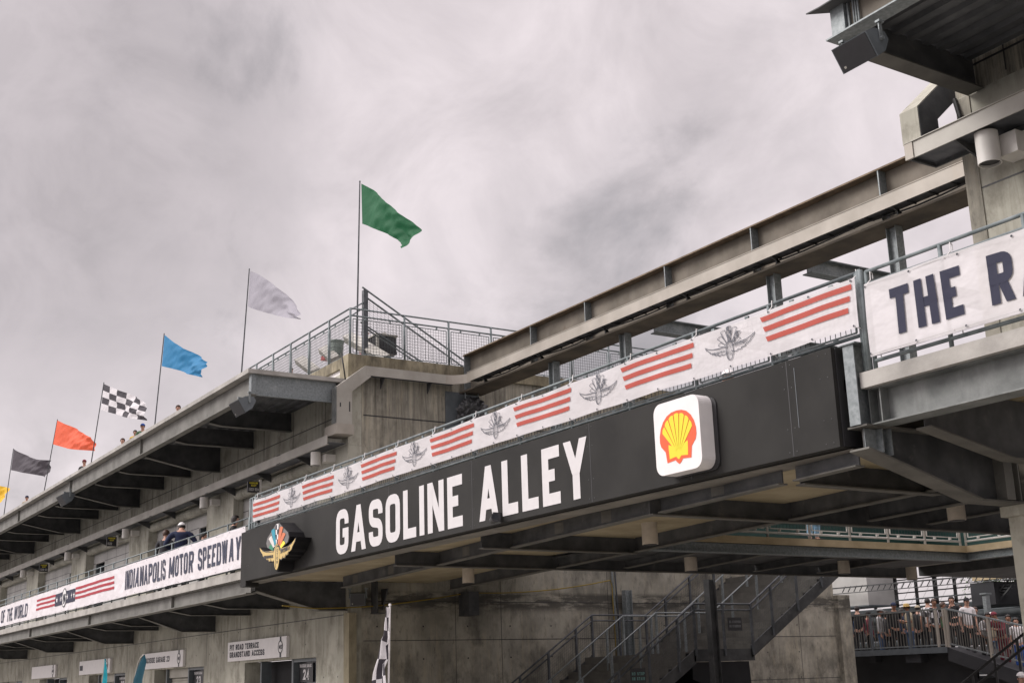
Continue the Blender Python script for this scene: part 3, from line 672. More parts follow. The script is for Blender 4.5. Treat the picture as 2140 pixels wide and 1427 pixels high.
girder((-17.6, g1(-17.6)), (-13.4, g1(-13.4)), ZB, SOF); girder((-13.2, g1(-13.2)), (-10.65, g1(-10.65)), ZB, SOF); girder((-10.4, g1(-10.4)), (-9.35, g1(-9.35)), ZB, SOF)
girder((-26.2, g2(-26.2)), (-20.75, g2(-20.75)), ZB, SOF); girder((-20.6, g2(-20.6)), (-17.75, g2(-17.75)), ZB, SOF)
girder((-17.6, g2(-17.6)), (-13.4, g2(-13.4)), ZB, 4.6); girder((-13.2, g2(-13.2)), (-9.5, g2(-9.5)), ZB, SOF)
for (ya, yb) in ((15.8, 15.2), (17.5, 16.8), (19.3, 18.7), (21.2, 20.6)): girder((-20.6, ya), (-17.65, yb), ZB + .03, 3.985)
for (ya, yb) in ((14.7, 14.2), (16.0, 15.5), (18.0, 17.4), (20.2, 19.6)): girder((-13.15, ya), (-9.5, yb), ZB + .04, SOF + .05)
girder((-20.7, YF + .34), (-20.7, 24.2), ZB - .02, SOF, 'main_girder', .15); girder((-17.67, YF + .34), (-17.67, 13.8), ZB - .02, SOF, 'main_girder', .15)
girder((-13.3, YF + .34), (-13.3, 22.3), ZB - .02, 4.6, 'main_girder', .15); girder((-10.5, YF + .34), (-10.5, 13.0), ZB - .02, SOF, 'main_girder', .15)
# steel bearing bracket and corbel at the left wall
MB().box(XE + .01, XE + .30, 13.35, 13.38, 3.35, 4.14).box(XE + .01, XE + .34, 13.33, 13.55, 3.33, 3.35).prism([(XE + .02, 3.9), (XE + .35, 3.9), (XE + .05, 3.42)], 1, 13.6, 13.63).obj('bearing_bracket', 'galv_dark', BR)
MB().box(XE + .01, XE + .5, 15.70, 15.98, 3.28, 3.84).obj('bearing_box', 'galv_dark', BR)

# services under the deck
for (y, z, r_) in ((12.1, 4.0, .025), (12.2, 4.01, .018)): MB().tube([(-20.55, y, z), (-17.8, y - .3, z)], r_, 8).obj('conduit', 'galv_web', BR)
for x in (-25.1, -23.0, -19.4, -16.0, -14.6, -11.9):
    MB().box(x - .12, x + .12, g1(x) - .011, g1(x) - .022, ZB + .03, SOF - .03).obj('splice_plate', 'flange_dark', BR)
# posts at the two ends of the sign
def endpost(x, z0, z1, lbl):
    t = thing('end_post', (x, YF, z0), lbl, 'post')
    MB().box(x - .008, x + .008, YF - .10, YF + .12, z0, z1).obj('web', 'galv', t)
    for ya in (YF - .116, YF + .122): MB().box(x - .075, x + .075, ya, ya + .014, z0, z1).obj('flange', 'galv', t)
    MB().box(x - .12, x + .12, YF - .14, YF + .16, z1 + .001, z1 + .014).obj('cap_plate', 'galv', t)
endpost(-9.175, 4.215, 5.09, 'galvanised steel I-section post at the right end of the black sign')

# ================================================================== OVERHEAD STEEL BEAM
YBm = 16.1
for _ in (): pass
BM = thing('overhead_beam', (-18, YBm, 8.7), 'rusty brown steel I-beam spanning above the footbridge between both buildings', 'beam')
xl, xr = -27.1, -9.32
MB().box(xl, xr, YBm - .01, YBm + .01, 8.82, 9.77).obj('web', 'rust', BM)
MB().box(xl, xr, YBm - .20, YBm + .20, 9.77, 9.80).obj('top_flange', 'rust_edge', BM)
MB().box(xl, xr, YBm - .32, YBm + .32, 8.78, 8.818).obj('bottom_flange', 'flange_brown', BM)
for x in (-27.05, -23.95, -21.75, -18.95, -16.4, -13.3, -10.8):
    MB().box(x - .012, x + .012, YBm - .19, YBm - .012, 8.82, 9.769).obj('stiffener', 'galv', BM)
POSTX = [(-23.3, 1167), (-20.6, 1317), (-16.1, 1625), (-13.25, 1888)]
p0 = None
for i, (x, px) in enumerate(POSTX):
    lab = ['galvanised post under the overhead beam, leftmost of the four behind the banners', 'galvanised post under the overhead beam, second from the left',
           'galvanised post under the overhead beam, third from the left', 'galvanised post under the overhead beam, nearest the right building'][i]
    if p0 is None:
        p0 = thing('steel_post', (x, YBm, 4.765), lab, 'post', 'posts carrying the overhead beam')
        MB().box(x - .09, x + .09, YBm - .01, YBm + .01, 4.765, 8.775).box(x - .10, x - .091, YBm - .09, YBm + .09, 4.765, 8.775).box(x + .091, x + .10, YBm - .09, YBm + .09, 4.765, 8.775).obj('shaft', 'galv', p0)
        MB().box(x - .15, x + .15, YBm - .15, YBm + .15, 4.762, 4.785).obj('base_plate', 'galv', p0)
    else: dup(p0, (x, YBm, 4.765), lab)
# horizontal braces behind the beam (seen in the gap)
for i, (pa, pb) in enumerate((((1370, 668), (1500, 690)), ((1690, 548), (1850, 578)))):
    a = on(1, YBm + .4, *pa); a.z = 8.80
    lab = ['grey horizontal brace beam behind the banners, left of the two', 'grey horizontal brace beam behind the banners, right of the two'][i]
    t = thing('brace_beam', (a.x, YBm + .34, 8.55), lab, 'beam', 'brace beams behind the overhead beam')
    MB().box(a.x - .01, a.x + .01, YBm + .34, YBm + 6, 8.72, 8.98).obj('web', 'galv', t)
    MB().box(a.x - .12, a.x + .12, YBm + .34, YBm + 6, 8.70, 8.718).box(a.x - .12, a.x + .12, YBm + .34, YBm + 6, 8.982, 9.0).obj('flange', 'galv', t)

# ================================================================== CABLE TRAYS
def bracket(x, y0, y1, z, par):   # triangular bracket under the tray (plane x)
    MB().prism([(y0, z), (y1, z), (y1, z - .22)], 0, x - .012, x + .012).obj('bracket', 'galv_dark', par)
TL = thing('cable_tray', (-28, 12.3, 7.2), 'pale cable tray running below the roof overhang along the left building', 'cable tray')
MB().box(XL, XE - .0, 12.20, 12.215, 7.25, 7.47).box(XL, XE, 12.216, 12.25, 7.25, 7.262).obj('front_lip', 'tray', TL)
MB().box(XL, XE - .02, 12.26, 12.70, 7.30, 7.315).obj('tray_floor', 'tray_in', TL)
for i in range(20): bracket(-29.3 - i * 2.7, 12.27, 12.74, 7.295, TL)
mb = MB()
for i in range(9): mb.box(-30.3 - i * 5.4, -30.05 - i * 5.4, 12.190, 12.199, 7.24, 7.26); mb.box(-30.3 - i * 5.4, -30.05 - i * 5.4, 12.190, 12.199, 7.462, 7.48)
mb.obj('splice_plate', 'galv_dark', TL)
# riser duct and the tray over the end wall
TD = thing('cable_duct', (XE + .2, 12.5, 7.5), 'pale boxed cable duct climbing the corner and crossing the stained end wall', 'cable duct')
MB().box(XE - .35, XE + .30, 12.30, 12.76, 7.47, 7.715).obj('junction_box', 'tray_warm', TD)
mb = MB(); x0, x1 = XE - .12, XE + .28
x0 = XE + .02
mb.prism([(12.32, 7.716), (12.72, 7.716), (12.72, 8.52), (13.22, 8.93), (13.08, 9.19), (12.32, 8.60)], 0, x0, x1)
mb.obj('riser', 'tray', TD)
MB().box(x0 + .004, x1 - .004, 12.308, 12.318, 7.73, 8.60).obj('riser_front', 'galv_grey', TD)
MB().box(x1 + .001, x1 + .004, 12.40, 12.43, 8.12, 8.22).box(x1 + .001, x1 + .004, 12.64, 12.67, 8.02, 8.26).obj('rivet_strip', 'black', TD)
MB().box(x1 - .012, x1 + .004, 13.09, 15.55, 8.955, 9.185).obj('front_lip', 'tray', TD)
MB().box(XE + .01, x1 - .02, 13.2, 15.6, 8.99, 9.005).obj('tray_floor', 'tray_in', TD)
for y in (13.6, 14.9): MB().prism([(XE + .005, 8.975), (x1 - .03, 8.975), (XE + .005, 8.72)], 1, y, y + .025).obj('bracket', 'galv_dark', TD)
# curved corner then along the beam
mb = MB(); pts = []
cxr, cyr, rr = x1 + .55, 15.55, .0
n = 8; arc = []
for k in range(n + 1):
    a = math.pi - k / n * math.pi / 2
    arc.append((x1 + .5 + .5 * math.cos(a), 15.25 + .5 * math.sin(a)))
for k in range(n):
    (ax, ay), (bx, by) = arc[k], arc[k + 1]
    mb.add([(ax, ay, 8.955), (bx, by, 8.955), (bx, by, 9.185), (ax, ay, 9.185), (ax, ay + .014, 8.955), (bx, by + .014, 8.955), (bx, by + .014, 9.185), (ax, ay + .014, 9.185)], [(0, 1, 2, 3), (7, 6, 5, 4), (0, 4, 5, 1), (3, 2, 6, 7)])
mb.obj('curved_lip', 'tray_warm', TD)
TB = thing('cable_tray', (-18, 15.6, 9.0), 'long warm-coloured cable tray hung along the rusty overhead beam', 'cable tray')
yb_ = 15.62
MB().box(x1 + .5, xr - .01, yb_, yb_ + .014, 8.93, 9.165).box(x1 + .5, xr - .01, yb_ - .01, yb_ + .05, 9.166, 9.178).obj('front_lip', 'tray_warm', TB)
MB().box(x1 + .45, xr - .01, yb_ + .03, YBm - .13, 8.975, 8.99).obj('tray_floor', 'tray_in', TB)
for i in range(38): MB().box(-26.3 + i * .44, -26.27 + i * .44, yb_ + .03, YBm - .13, 8.955, 8.974).obj('rung', 'galv_dark', TB)
for x in (-25.9, -23.4, -20.9, -18.2, -15.7, -12.9, -10.5): MB().prism([(yb_ + .04, 8.95), (YBm - .3, 8.95), (YBm - .3, 8.80), (YBm - .1, 8.80), (YBm - .1, 8.79), (yb_ + .4, 8.79)], 0, x - .015, x + .015).obj('bracket', 'galv_dark', TB)
MB().tube([(x1 + .9 + i * .5, yb_ + .2 + .03 * math.sin(i), 8.92 - .05 * abs(math.sin(i * .63))) for i in range(34)], .016, 6).obj('cable', 'cable_black', TB)
TR = thing('cable_tray', (-9.5, 12.3, 7.8), 'pale cable tray crossing the concrete wall of the right building', 'cable tray')
MB().box(-9.66, XR, 12.12, 12.135, 7.80, 8.01).box(-9.66, XR, 12.10, 12.16, 8.011, 8.02).obj('front_lip', 'tray', TR)
MB().box(-9.665, -9.54, 12.105, 12.119, 7.80, 8.008).obj('end_plate', 'tray_warm', TR)
MB().box(-9.64, XR, 12.16, 12.60, 7.85, 7.865).obj('tray_floor', 'tray_in', TR)
MB().box(-9.64, XR, 12.61, 12.64, 7.80, 7.88).box(-9.64, -9.61, 12.16, 12.6, 7.80, 7.84).obj('tray_rail', 'galv_dark', TR)
for x in (-8.98, -6.9): bracket(x, 12.14, 12.74, 7.84, TR)
TD2 = thing('cable_duct', (-9.6, 12.3, 8.0), 'boxed duct rising from the end of the right-hand cable tray towards the sky', 'cable duct')
mb = MB(); mb.prism([(12.16, 8.03), (12.52, 8.03), (12.52, 8.36), (13.1, 8.86), (13.0, 9.2), (12.16, 8.46)], 0, -9.72, -9.44)
mb.obj('riser', 'concrete', TD2)
MB().prism([(12.17, 8.035), (12.52, 8.035), (12.52, 8.36), (13.09, 8.86), (13.0, 9.18), (12.17, 8.45)], 0, -9.439, -9.432).obj('side_cover', 'tray_in', TD2)
MB().tube([(-9.22, 12.72, 8.02), (-9.24, 12.70, 8.35), (-9.30, 12.72, 8.62)], .03, 8).obj('cable', 'cable_black', TD2)
# ================================================================== BLACK SIGN BOARD
SB = thing('sign_board', (-18, YF, 4.0), 'long black sign fascia with large white letters reading GASOLINE ALLEY', 'sign')
ys = 10.12
mb = MB(); mb.box(-26.83, -9.36, ys, YF + .14, 4.012, 5.105)
for x in (-25.38, -19.92, -17.05, -13.87, -10.05, -11.8): mb.box(x, x + .012, ys - .0015, ys, 4.02, 5.10, 1)
mb.obj('board', ['signblack', 'black'], SB)
MB().box(-27.16, -26.84, ys + .02, YF + .14, 3.90, 5.09).obj('end_board', 'signblack', SB)
MB().box(-9.355, -9.34, ys + .05, YF + .14, 4.02, 5.10).obj('end_cap', 'black', SB)
MB().box(-9.93, -9.922, ys - .004, ys, 4.32, 5.0).obj('edge_trim', 'frame_grey', SB)
fnS = lambda u, v, o: (u, ys - .004 - o, v)
def cond(string, x0, x1, z0, H):
    mb = MB(); text(mb, string, fnS, H, .5, .168, .11, x0, z0, fit=x1 - x0)
    mb.obj('lettering', 'white_paint', SB)
cond('GASOLINE', -22.10, -17.34, 4.105, .83)
cond('ALLEY', -16.83, -13.93, 4.105, .83)

mb = MB()
for x in (-26.7, -25.38, -19.92, -17.05, -13.87, -11.8, -10.05, -9.5):
    for z in (4.07, 4.33, 4.79, 5.05):
        for dx_ in (-.05, .062): mb.tube([(x + dx_, ys, z), (x + dx_, ys - .004, z)], .007, 6)
mb.obj('screws', 'galv_dark', SB)['kind'] = 'stuff'
# shell sign box
SH = thing('illuminated_sign_box', (-11.72, 10.0, 4.08), 'white rounded square sign box with a red and yellow scallop shell', 'sign')
def rrect(x0, x1, z0, z1, r, n=6):
    pts = []
    for cx, cz, a0 in ((x1 - r, z0 + r, -90), (x1 - r, z1 - r, 0), (x0 + r, z1 - r, 90), (x0 + r, z0 + r, 180)):
        for k in range(n + 1):
            a = math.radians(a0 + 90 * k / n); pts.append((cx + r * math.cos(a), cz + r * math.sin(a)))
    return pts
yh = 9.89
MB().prism(rrect(-12.17, -11.31, 4.09, 4.985, .13), 1, yh, 10.10).obj('box', 'white_box', SH)
MB().prism(rrect(-12.10, -11.24, 4.07, 4.95, .11), 1, 10.101, 10.118).obj('box_shadow', 'black', SH)  # black sheet shifted right and down, painting the cast shadow of the box
shell = [(0, .5), (.14, .488), (.27, .44), (.38, .35), (.455, .23), (.495, .10), (.50, -.02), (.47, -.11), (.42, -.16), (.355, -.225), (.325, -.43), (.10, -.41), (.05, -.465), (0, -.495)]
shell = shell + [(-x, z) for x, z in reversed(shell[1:-1])]
cx0, cz0, sw, sh_ = -11.725, 4.515, .69, .66
def poly_obj(par, name, pts, y, mat, th=.004):
    return MB().prism(pts, 1, y - th, y).obj(name, mat, par)
em = poly_obj(SH, 'shell_outline', [(cx0 + x * sw, cz0 + z * sh_) for x, z in shell], yh - .001, 'shellred')
mb = MB()
# seven yellow ribs fanning from the hinge, plus base
base = (0, -.36)
segs = 7; A0, A1 = math.radians(163), math.radians(17)
def rim(a, k=.43):
    x = math.cos(a) * k; z = math.sin(a) * k * 1.02 - .005
    return (x, z)
Q = lambda x, z: (cx0 + x * sw, yh - .0085, cz0 + z * sh_)
for i in range(segs):
    a = A0 + (A1 - A0) * (i + .075) / segs; b = A0 + (A1 - A0) * (i + .925) / segs; m = (a + b) / 2
    if i in (0, segs - 1): pass
    pa, pm, pb = rim(a), rim(m, .445), rim(b)
    f = .80
    ba = (base[0] + (pa[0] - base[0]) * .14, base[1] + (pa[1] - base[1]) * .14 + .03); bb = (base[0] + (pb[0] - base[0]) * .17, base[1] + (pb[1] - base[1]) * .17 + .03)
    mb.add([Q(*ba), Q(*pa), Q((pa[0] + pm[0]) / 2 * 1.01, (pa[1] + pm[1]) / 2 * 1.01), Q(*pm), Q((pb[0] + pm[0]) / 2 * 1.01, (pb[1] + pm[1]) / 2 * 1.01), Q(*pb), Q(*bb)], [(0, 1, 2, 3, 4, 5, 6)])
bp = [(-.26, -.17), (-.30, -.13), (-.43, -.06), (-.42, .08), (-.1, -.20), (.1, -.20), (.42, .08), (.43, -.06), (.30, -.13), (.26, -.17), (.25, -.37), (.07, -.35), (.03, -.39), (0, -.41), (-.03, -.39), (-.07, -.35), (-.25, -.37)]
Q2 = lambda x, z: (cx0 + x * sw, yh - .0070, cz0 + z * sh_)
b2 = [(-.265, -.16), (-.26, -.10), (-.12, -.16), (.12, -.16), (.26, -.10), (.265, -.16), (.25, -.37), (.07, -.35), (.03, -.39), (0, -.41), (-.03, -.39), (-.07, -.35), (-.25, -.37)]
mb.add([Q2(*p) for p in b2], [tuple(range(len(b2)))])
mb.obj('shell_ribs', 'shellyel', SH)

# winged wheel emblem design, unit space: u right, v up, about +-1 wide
wing = [(.10, .10), (.28, .16), (.50, .17), (.72, .22), (.90, .34), (1.0, .46), (.96, .30), (.88, .18), (.84, .12), (.80, .00), (.72, -.07), (.64, -.10), (.62, -.20), (.50, -.23), (.46, -.32), (.34, -.30), (.27, -.36), (.14, -.30), (.08, -.24)]
wing = [(x, y * .82 - .04) for x, y in wing]
wheel = [(.15 * math.cos(a), -.18 + .52 * math.sin(a)) for a in [i * math.pi / 10 for i in range(20)]]
fan = []      # seven flags fanning up from the wheel
for i, (ang, L0, L1, wd) in enumerate([(148, .34, .66, .16), (128, .34, .88, .17), (109, .34, 1.02, .17), (90, .34, 1.12, .15), (71, .34, 1.02, .17), (52, .34, .88, .17), (32, .34, .66, .16)]):
    a = math.radians(ang); d = Vector((math.cos(a) * .72, math.sin(a))); n_ = Vector((-d.y, d.x)).normalized()
    o = Vector((0, -.05)); p = o + d * L0; q = o + d * L1
    fan.append([p - n_ * .055, q - n_ * wd * .55, q + d * .03, q + n_ * wd * .55, p + n_ * .055])
# sculpted emblem on the left end of the sign
WL = thing('winged_wheel_emblem', (-24.2, 9.8, 4.05), 'deep black-sided sculpted emblem with gold wings, wheel and coloured flags on the black sign', 'emblem')
ecx, ecz, eu, ev = -24.22, 4.375, .93, .51
yE = 9.80
P2 = lambda u, v: (ecx + u * eu, ecz + v * ev)
def grow(poly, k):
    c = Vector((sum(p[0] for p in poly) / len(poly), sum(p[1] for p in poly) / len(poly))); return [tuple(c + (Vector(p) - c) * (1 + k)) for p in poly]
mirr = lambda poly: [(-x, y) for x, y in poly]
sil_w = grow(wing, .10)
mb = MB()
mb.prism([P2(*p) for p in sil_w], 1, yE, ys - .001); mb.prism([P2(*p) for p in mirr(sil_w)], 1, yE + .0006, ys - .0016)
mb.prism([P2(*p) for p in grow(wheel, .14)], 1, yE + .0012, ys - .0022)
fo = [(-.62, .28), (-.68, .46), (-.62, .66), (-.42, .84), (-.24, 1.0), (-.10, 1.14), (.10, 1.14), (.24, 1.0), (.42, .84), (.62, .66), (.68, .46), (.62, .28), (.2, .05), (-.2, .05)]
mb.prism([P2(*p) for p in fo], 1, yE + .0018, ys - .0028)
mb.obj('body', 'black_deep', WL)
MB().prism([P2(x * .94, y * .97 + .01) for x, y in fo], 1, yE - .002, yE - .0001).prism([P2(*p) for p in grow(wing, .06)], 1, yE - .003, yE - .0005).prism([P2(*p) for p in mirr(grow(wing, .06))], 1, yE - .0034, yE - .0009).obj('edge_face', 'logogrey', WL)
MB().prism([P2(*p) for p in wing], 1, yE - .008, yE - .0045).obj('wing', 'gold', WL); MB().prism([P2(*p) for p in mirr(wing)], 1, yE - .008, yE - .0045).obj('wing', 'gold', WL)
MB().prism([P2(*p) for p in wheel], 1, yE - .013, yE - .0085).obj('wheel', 'gold', WL)
fE = lambda u, v, o: (P2(u, v)[0], yE - .0135 - o, P2(u, v)[1])
for poly, m_ in zip(fan, ['green', 'fixture', 'cyan', 'white_box', 'orange', 'orange', 'yellow']):
    MB().prism([P2(*p) for p in poly], 1, yE - .0125, yE - .0088).obj('flag_panel', m_, WL)
mb = MB()
f3 = fan[3]
for r_ in range(4):
    for c_ in range(2):
        if (r_ + c_) % 2 == 0:
            a0, a1 = r_ / 4, (r_ + 1) / 4; q = []
            for (s_, t_) in ((c_ / 2, a0), ((c_ + 1) / 2, a0), ((c_ + 1) / 2, a1), (c_ / 2, a1)):
                L_ = f3[0].lerp(f3[1], t_); R__ = f3[4].lerp(f3[3], t_); p = L_.lerp(R__, s_); q.append(fE(p.x, p.y, 0))
            mb.add(q, [(0, 1, 2, 3)])
mb.obj('flag_checks', 'ink', WL)
def emblem_text(mb, fn, t=.022):
    text(mb, 'SPEEDWAY', lambda u, v, o: fn(u, v + .12 * u, o), .13, .07, t, .02, .21, -.13, fit=.52)
    text(mb, 'INDIANAPOLIS', lambda u, v, o: fn(u, v - .10 * u - .05, o), .12, .07, t, .02, -.74, -.17, fit=.53)
    for i, c in enumerate('MOTOR'): text(mb, c, fn, .115, .085, t, .02, .0, .16 - i * .155, fit=None)
mb = MB(); emblem_text(mb, fE)
ribbon(mb, [Vector((-.03, -.18 + .44 * math.sin(a))) + Vector((-.03 * math.cos(a), 0)) for a in [i * math.pi / 8 - math.pi / 2 for i in range(9)]], .02, fE, .001)
for sgn in (1, -1):
    ribbon(mb, [Vector((sgn * x, y)) for x, y in ((.16, .04), (.40, .06), (.62, .10), (.84, .20))], .022, fE, .0005)
    for (x0, y0, x1, y1) in ((.28, -.34, .36, -.22), (.44, -.30, .52, -.18), (.58, -.22, .66, -.10)): ribbon(mb, [Vector((sgn * x0, y0)), Vector((sgn * x1, y1))], .02, fE, .001)
mb.obj('lettering', 'ink', WL)

# ================================================================== BANNERS
def wav(x, z, seed, amp):
    return amp * (math.sin(x * 1.7 + seed) * .5 + math.sin(x * 4.1 + z * 3 + seed * 2) * .3 + math.sin(x * 9.3 - z * 5 + seed) * .14) * 1.0
def banner(name, label, group, pts, seed, amp, yb, nx, nz, mat, sag=.0):
    """pts: (x0, x1, zb0, zt0, zb1, zt1): lower/upper edge heights at the left and right"""
    x0, x1, zb0, zt0, zb1, zt1 = pts
    mb = MB()
    def at(s, t):
        x = x0 + (x1 - x0) * s; zb = zb0 + (zb1 - zb0) * s; zt = zt0 + (zt1 - zt0) * s
        ns = max(1, round((x1 - x0) / 1.35)); sg = sag * math.sin(math.pi * ((s * ns) % 1)) 
        z = zb + (zt - zb) * t - sg * t + sg * .5 * (1 - t)
        return x, yb + wav(x, z, seed, amp), z
    vs = [at(i / nx, j / nz) for j in range(nz + 1) for i in range(nx + 1)]
    fs = [(j * (nx + 1) + i, j * (nx + 1) + i + 1, (j + 1) * (nx + 1) + i + 1, (j + 1) * (nx + 1) + i) for j in range(nz) for i in range(nx)]
    root = thing(name, (x0, yb, min(zb0, zb1)), label, 'banner', group)
    mb.add(vs, fs); mb.obj('sheet', mat, root, smooth=True)
    def fn(u, v, o):
        return (u, yb + wav(u, v, seed, amp) - .010 - o, v)
    return root, fn, at
def stripes(par, fn, x0, x1, zs, th, mat, slant=.0, n=14, name='stripe'):
    for k, z in enumerate(zs):
        mb = MB(); a = x0 + (slant[0] * k if slant else 0); b = x1 + (slant[1] * k if slant else 0)
        vs = []; 
        for i in range(n + 1):
            x = a + (b - a) * i / n
            l = .04 * (1 - i / n); 
            vs += [fn(x + (.03 if i == 0 else 0), z, 0), fn(x, z + th, 0)]
        mb.add(vs, [(2 * i, 2 * i + 2, 2 * i + 3, 2 * i + 1) for i in range(n)]); mb.obj(name, mat, par, recalc=False)
def emblem_print(par, fn, cx, cz, eu, ev, thin=.02):
    f = lambda u, v, o: fn(cx + u * eu, cz + v * ev, o)
    mb = MB()
    V2 = lambda poly: [Vector(p) for p in poly]
    ribbon(mb, V2(wing), .035, f, .0); ribbon(mb, V2(mirr(wing)), .035, f, .0)
    for sgn in (1, -1):
        ribbon(mb, [Vector((sgn * x, y)) for x, y in ((.16, .04), (.40, .06), (.62, .10), (.84, .20))], .018, f, .0005)
        for (x0, y0, x1, y1) in ((.28, -.34, .36, -.22), (.44, -.30, .52, -.18), (.58, -.22, .66, -.10)): ribbon(mb, [Vector((sgn * x0, y0)), Vector((sgn * x1, y1))], .018, f, .0005)
    ribbon(mb, V2(wheel), .035, f, .001, close=True)
    ribbon(mb, [Vector((-.03 - .03 * math.cos(a), -.18 + .46 * math.sin(a))) for a in [i * math.pi / 8 - math.pi / 2 for i in range(9)]], .02, f, .0015)
    for poly in fan: ribbon(mb, [Vector(p) for p in poly], .024, f, .0005, close=True)
    for poly in (fan[3], fan[5]):
        for r_ in range(4):
            c_ = r_ % 2; q = []
            for (s_, t_) in ((c_ / 2, r_ / 4), ((c_ + 1) / 2, r_ / 4), ((c_ + 1) / 2, (r_ + 1) / 4), (c_ / 2, (r_ + 1) / 4)):
                p = poly[0].lerp(poly[1], t_).lerp(poly[4].lerp(poly[3], t_), s_); q.append(f(p.x, p.y, .002))
            mb.add(q, [(0, 1, 2, 3)])
    emblem_text(mb, f, .016)
    mb.obj('emblem', 'emblem_ink', par, recalc=False)
def grommets(par, at, n, mat='ink'):
    for i in range(n + 1):
        for t_ in (.04, .96):
            p = Vector(at(min(.997, max(.003, i / n)), t_)); MB().add([(p.x + .014 * math.cos(a), p.y - .012, p.z + .014 * math.sin(a)) for a in [k * math.pi / 3 for k in range(6)]], [tuple(range(6))]).obj('grommet', mat, par, recalc=False)
def ties(par, at, n, zr, yr, up=True):
    for i in range(n + 1):
        p = Vector(at(min(.997, max(.003, i / n)), .96 if up else .04))
        MB().tube([(p.x, p.y - .01, p.z), (p.x + .02, yr - .045, (p.z + zr) / 2 + .01), (p.x + .01, yr - .03, zr + .035), (p.x - .01, yr + .03, zr + .03), (p.x - .01, yr + .03, zr - .03)], .006, 5).obj('zip_tie', 'white_box', par)

yb = 10.19
B1, f1, at1 = banner('banner', 'white mesh banner with red stripes and winged wheel emblems along the bridge railing', 'banners on the railings', (-26.62, -8.985, 5.27, 5.745, 5.245, 5.80), 1.0, .028, yb, 260, 6, 'banner', sag=.012)
for k in range(7):
    x0 = -26.58 + k * 2.683; x1 = x0 + 1.50
    if k == 0: x0 = -26.60
    zc = 5.50 + .012 * k
    stripes(B1, f1, x0, min(x1, -9.03), [zc + .105, zc - .02, zc - .145], .062, 'banner_red', slant=(.035, -.035) if k else (.0, -.04))
for k in range(6):
    emblem_print(B1, f1, -24.43 + k * 2.683, 5.475 + .008 * k, .43, .235)
grommets(B1, at1, 26); ties(B1, at1, 13, 5.88, YF)
ties(B1, at1, 13, 5.20, YF, up=False)

B2, f2, at2 = banner('banner', 'white banner lettered INDIANAPOLIS MOTOR SPEEDWAY hung on the left balcony', 'banners on the railings', (-54.4, -27.08, 4.40, 5.15, 4.335, 5.235), 2.2, .03, yb, 300, 8, 'banner_solid')
mb = MB(); text(mb, 'INDIANAPOLIS MOTOR SPEEDWAY', f2, .52, .30, .090, .075, -36.35, 4.53, fit=9.05); mb.obj('lettering', 'navy', B2, recalc=False); mb = MB()
text(mb, 'CAPITAL OF THE WORLD', f2, .48, .30, .085, .07, -48.75 - 7.35, 4.52, fit=7.35); mb.obj('lettering', 'navy', B2, recalc=False)
stripes(B2, f2, -47.25, -44.55, [4.93, 4.78, 4.63], .072, 'banner_crimson', name='stripe'); stripes(B2, f2, -41.85, -37.5, [4.95, 4.80, 4.65], .075, 'banner_crimson', name='stripe')
mb = MB(); vs = []
for i in range(11): x = -44.55 + 2.7 * i / 10; vs += [f2(x, 4.60, .001), f2(x, 5.0, .001)]
mb.add(vs, [(2 * i, 2 * i + 2, 2 * i + 3, 2 * i + 1) for i in range(10)]); mb.obj('star_panel', 'banner_navy', B2, recalc=False)
mb = MB()
for x in [-44.32 + .27 * i for i in range(4)] + [-42.82 + .27 * i for i in range(4)]:
    pts = [(x + (.11 if k % 2 == 0 else .045) * math.sin(k * math.pi / 5), 4.80 + (.11 if k % 2 == 0 else .045) * math.cos(k * math.pi / 5)) for k in range(10)]
    mb.add([f2(u, v, .003) for u, v in pts], [tuple(range(10))])
mb.obj('stars', 'white_box', B2, recalc=False)
mb = MB(); ell = [Vector((-43.2 + .27 * math.cos(a), 4.80 + .29 * math.sin(a))) for a in [k * math.pi / 12 for k in range(24)]]
mb.add([f2(p.x, p.y, .005) for p in ell], [tuple(range(24))], 0); ribbon(mb, ell, .035, f2, .007, 1, close=True)
text(mb, 'MS', f2, .24, .14, .04, .03, -43.36, 4.68, off=.008, mi=1)
mb.obj('round_emblem', ['white_box', 'ink'], B2, recalc=False)
grommets(B2, at2, 30)
B3, f3_, at3 = banner('banner', 'white mesh banner with large navy letters THE RACING at the right edge', 'banners on the railings', (-8.86, -4.6, 4.885, 5.685, 4.885, 5.685), .4, .03, yb, 90, 8, 'banner')
mb = MB(); text(mb, 'THE RACING', f3_, .50, .30, .100, .085, -8.53, 5.035, fit=3.02); mb.obj('lettering', 'banner_navy', B3, recalc=False)
grommets(B3, at3, 7); ties(B3, at3, 4, 5.80, YF); ties(B3, at3, 4, 4.90, YF, up=False)
mb = MB()
for z in (5.66, 4.905): mb.add([f3_(-8.84, z, .001), f3_(-4.62, z, .001), f3_(-4.62, z + .004, .001), f3_(-8.84, z + .004, .001)], [(0, 1, 2, 3)])
mb.obj('hem', 'panel_grey', B3, recalc=False)

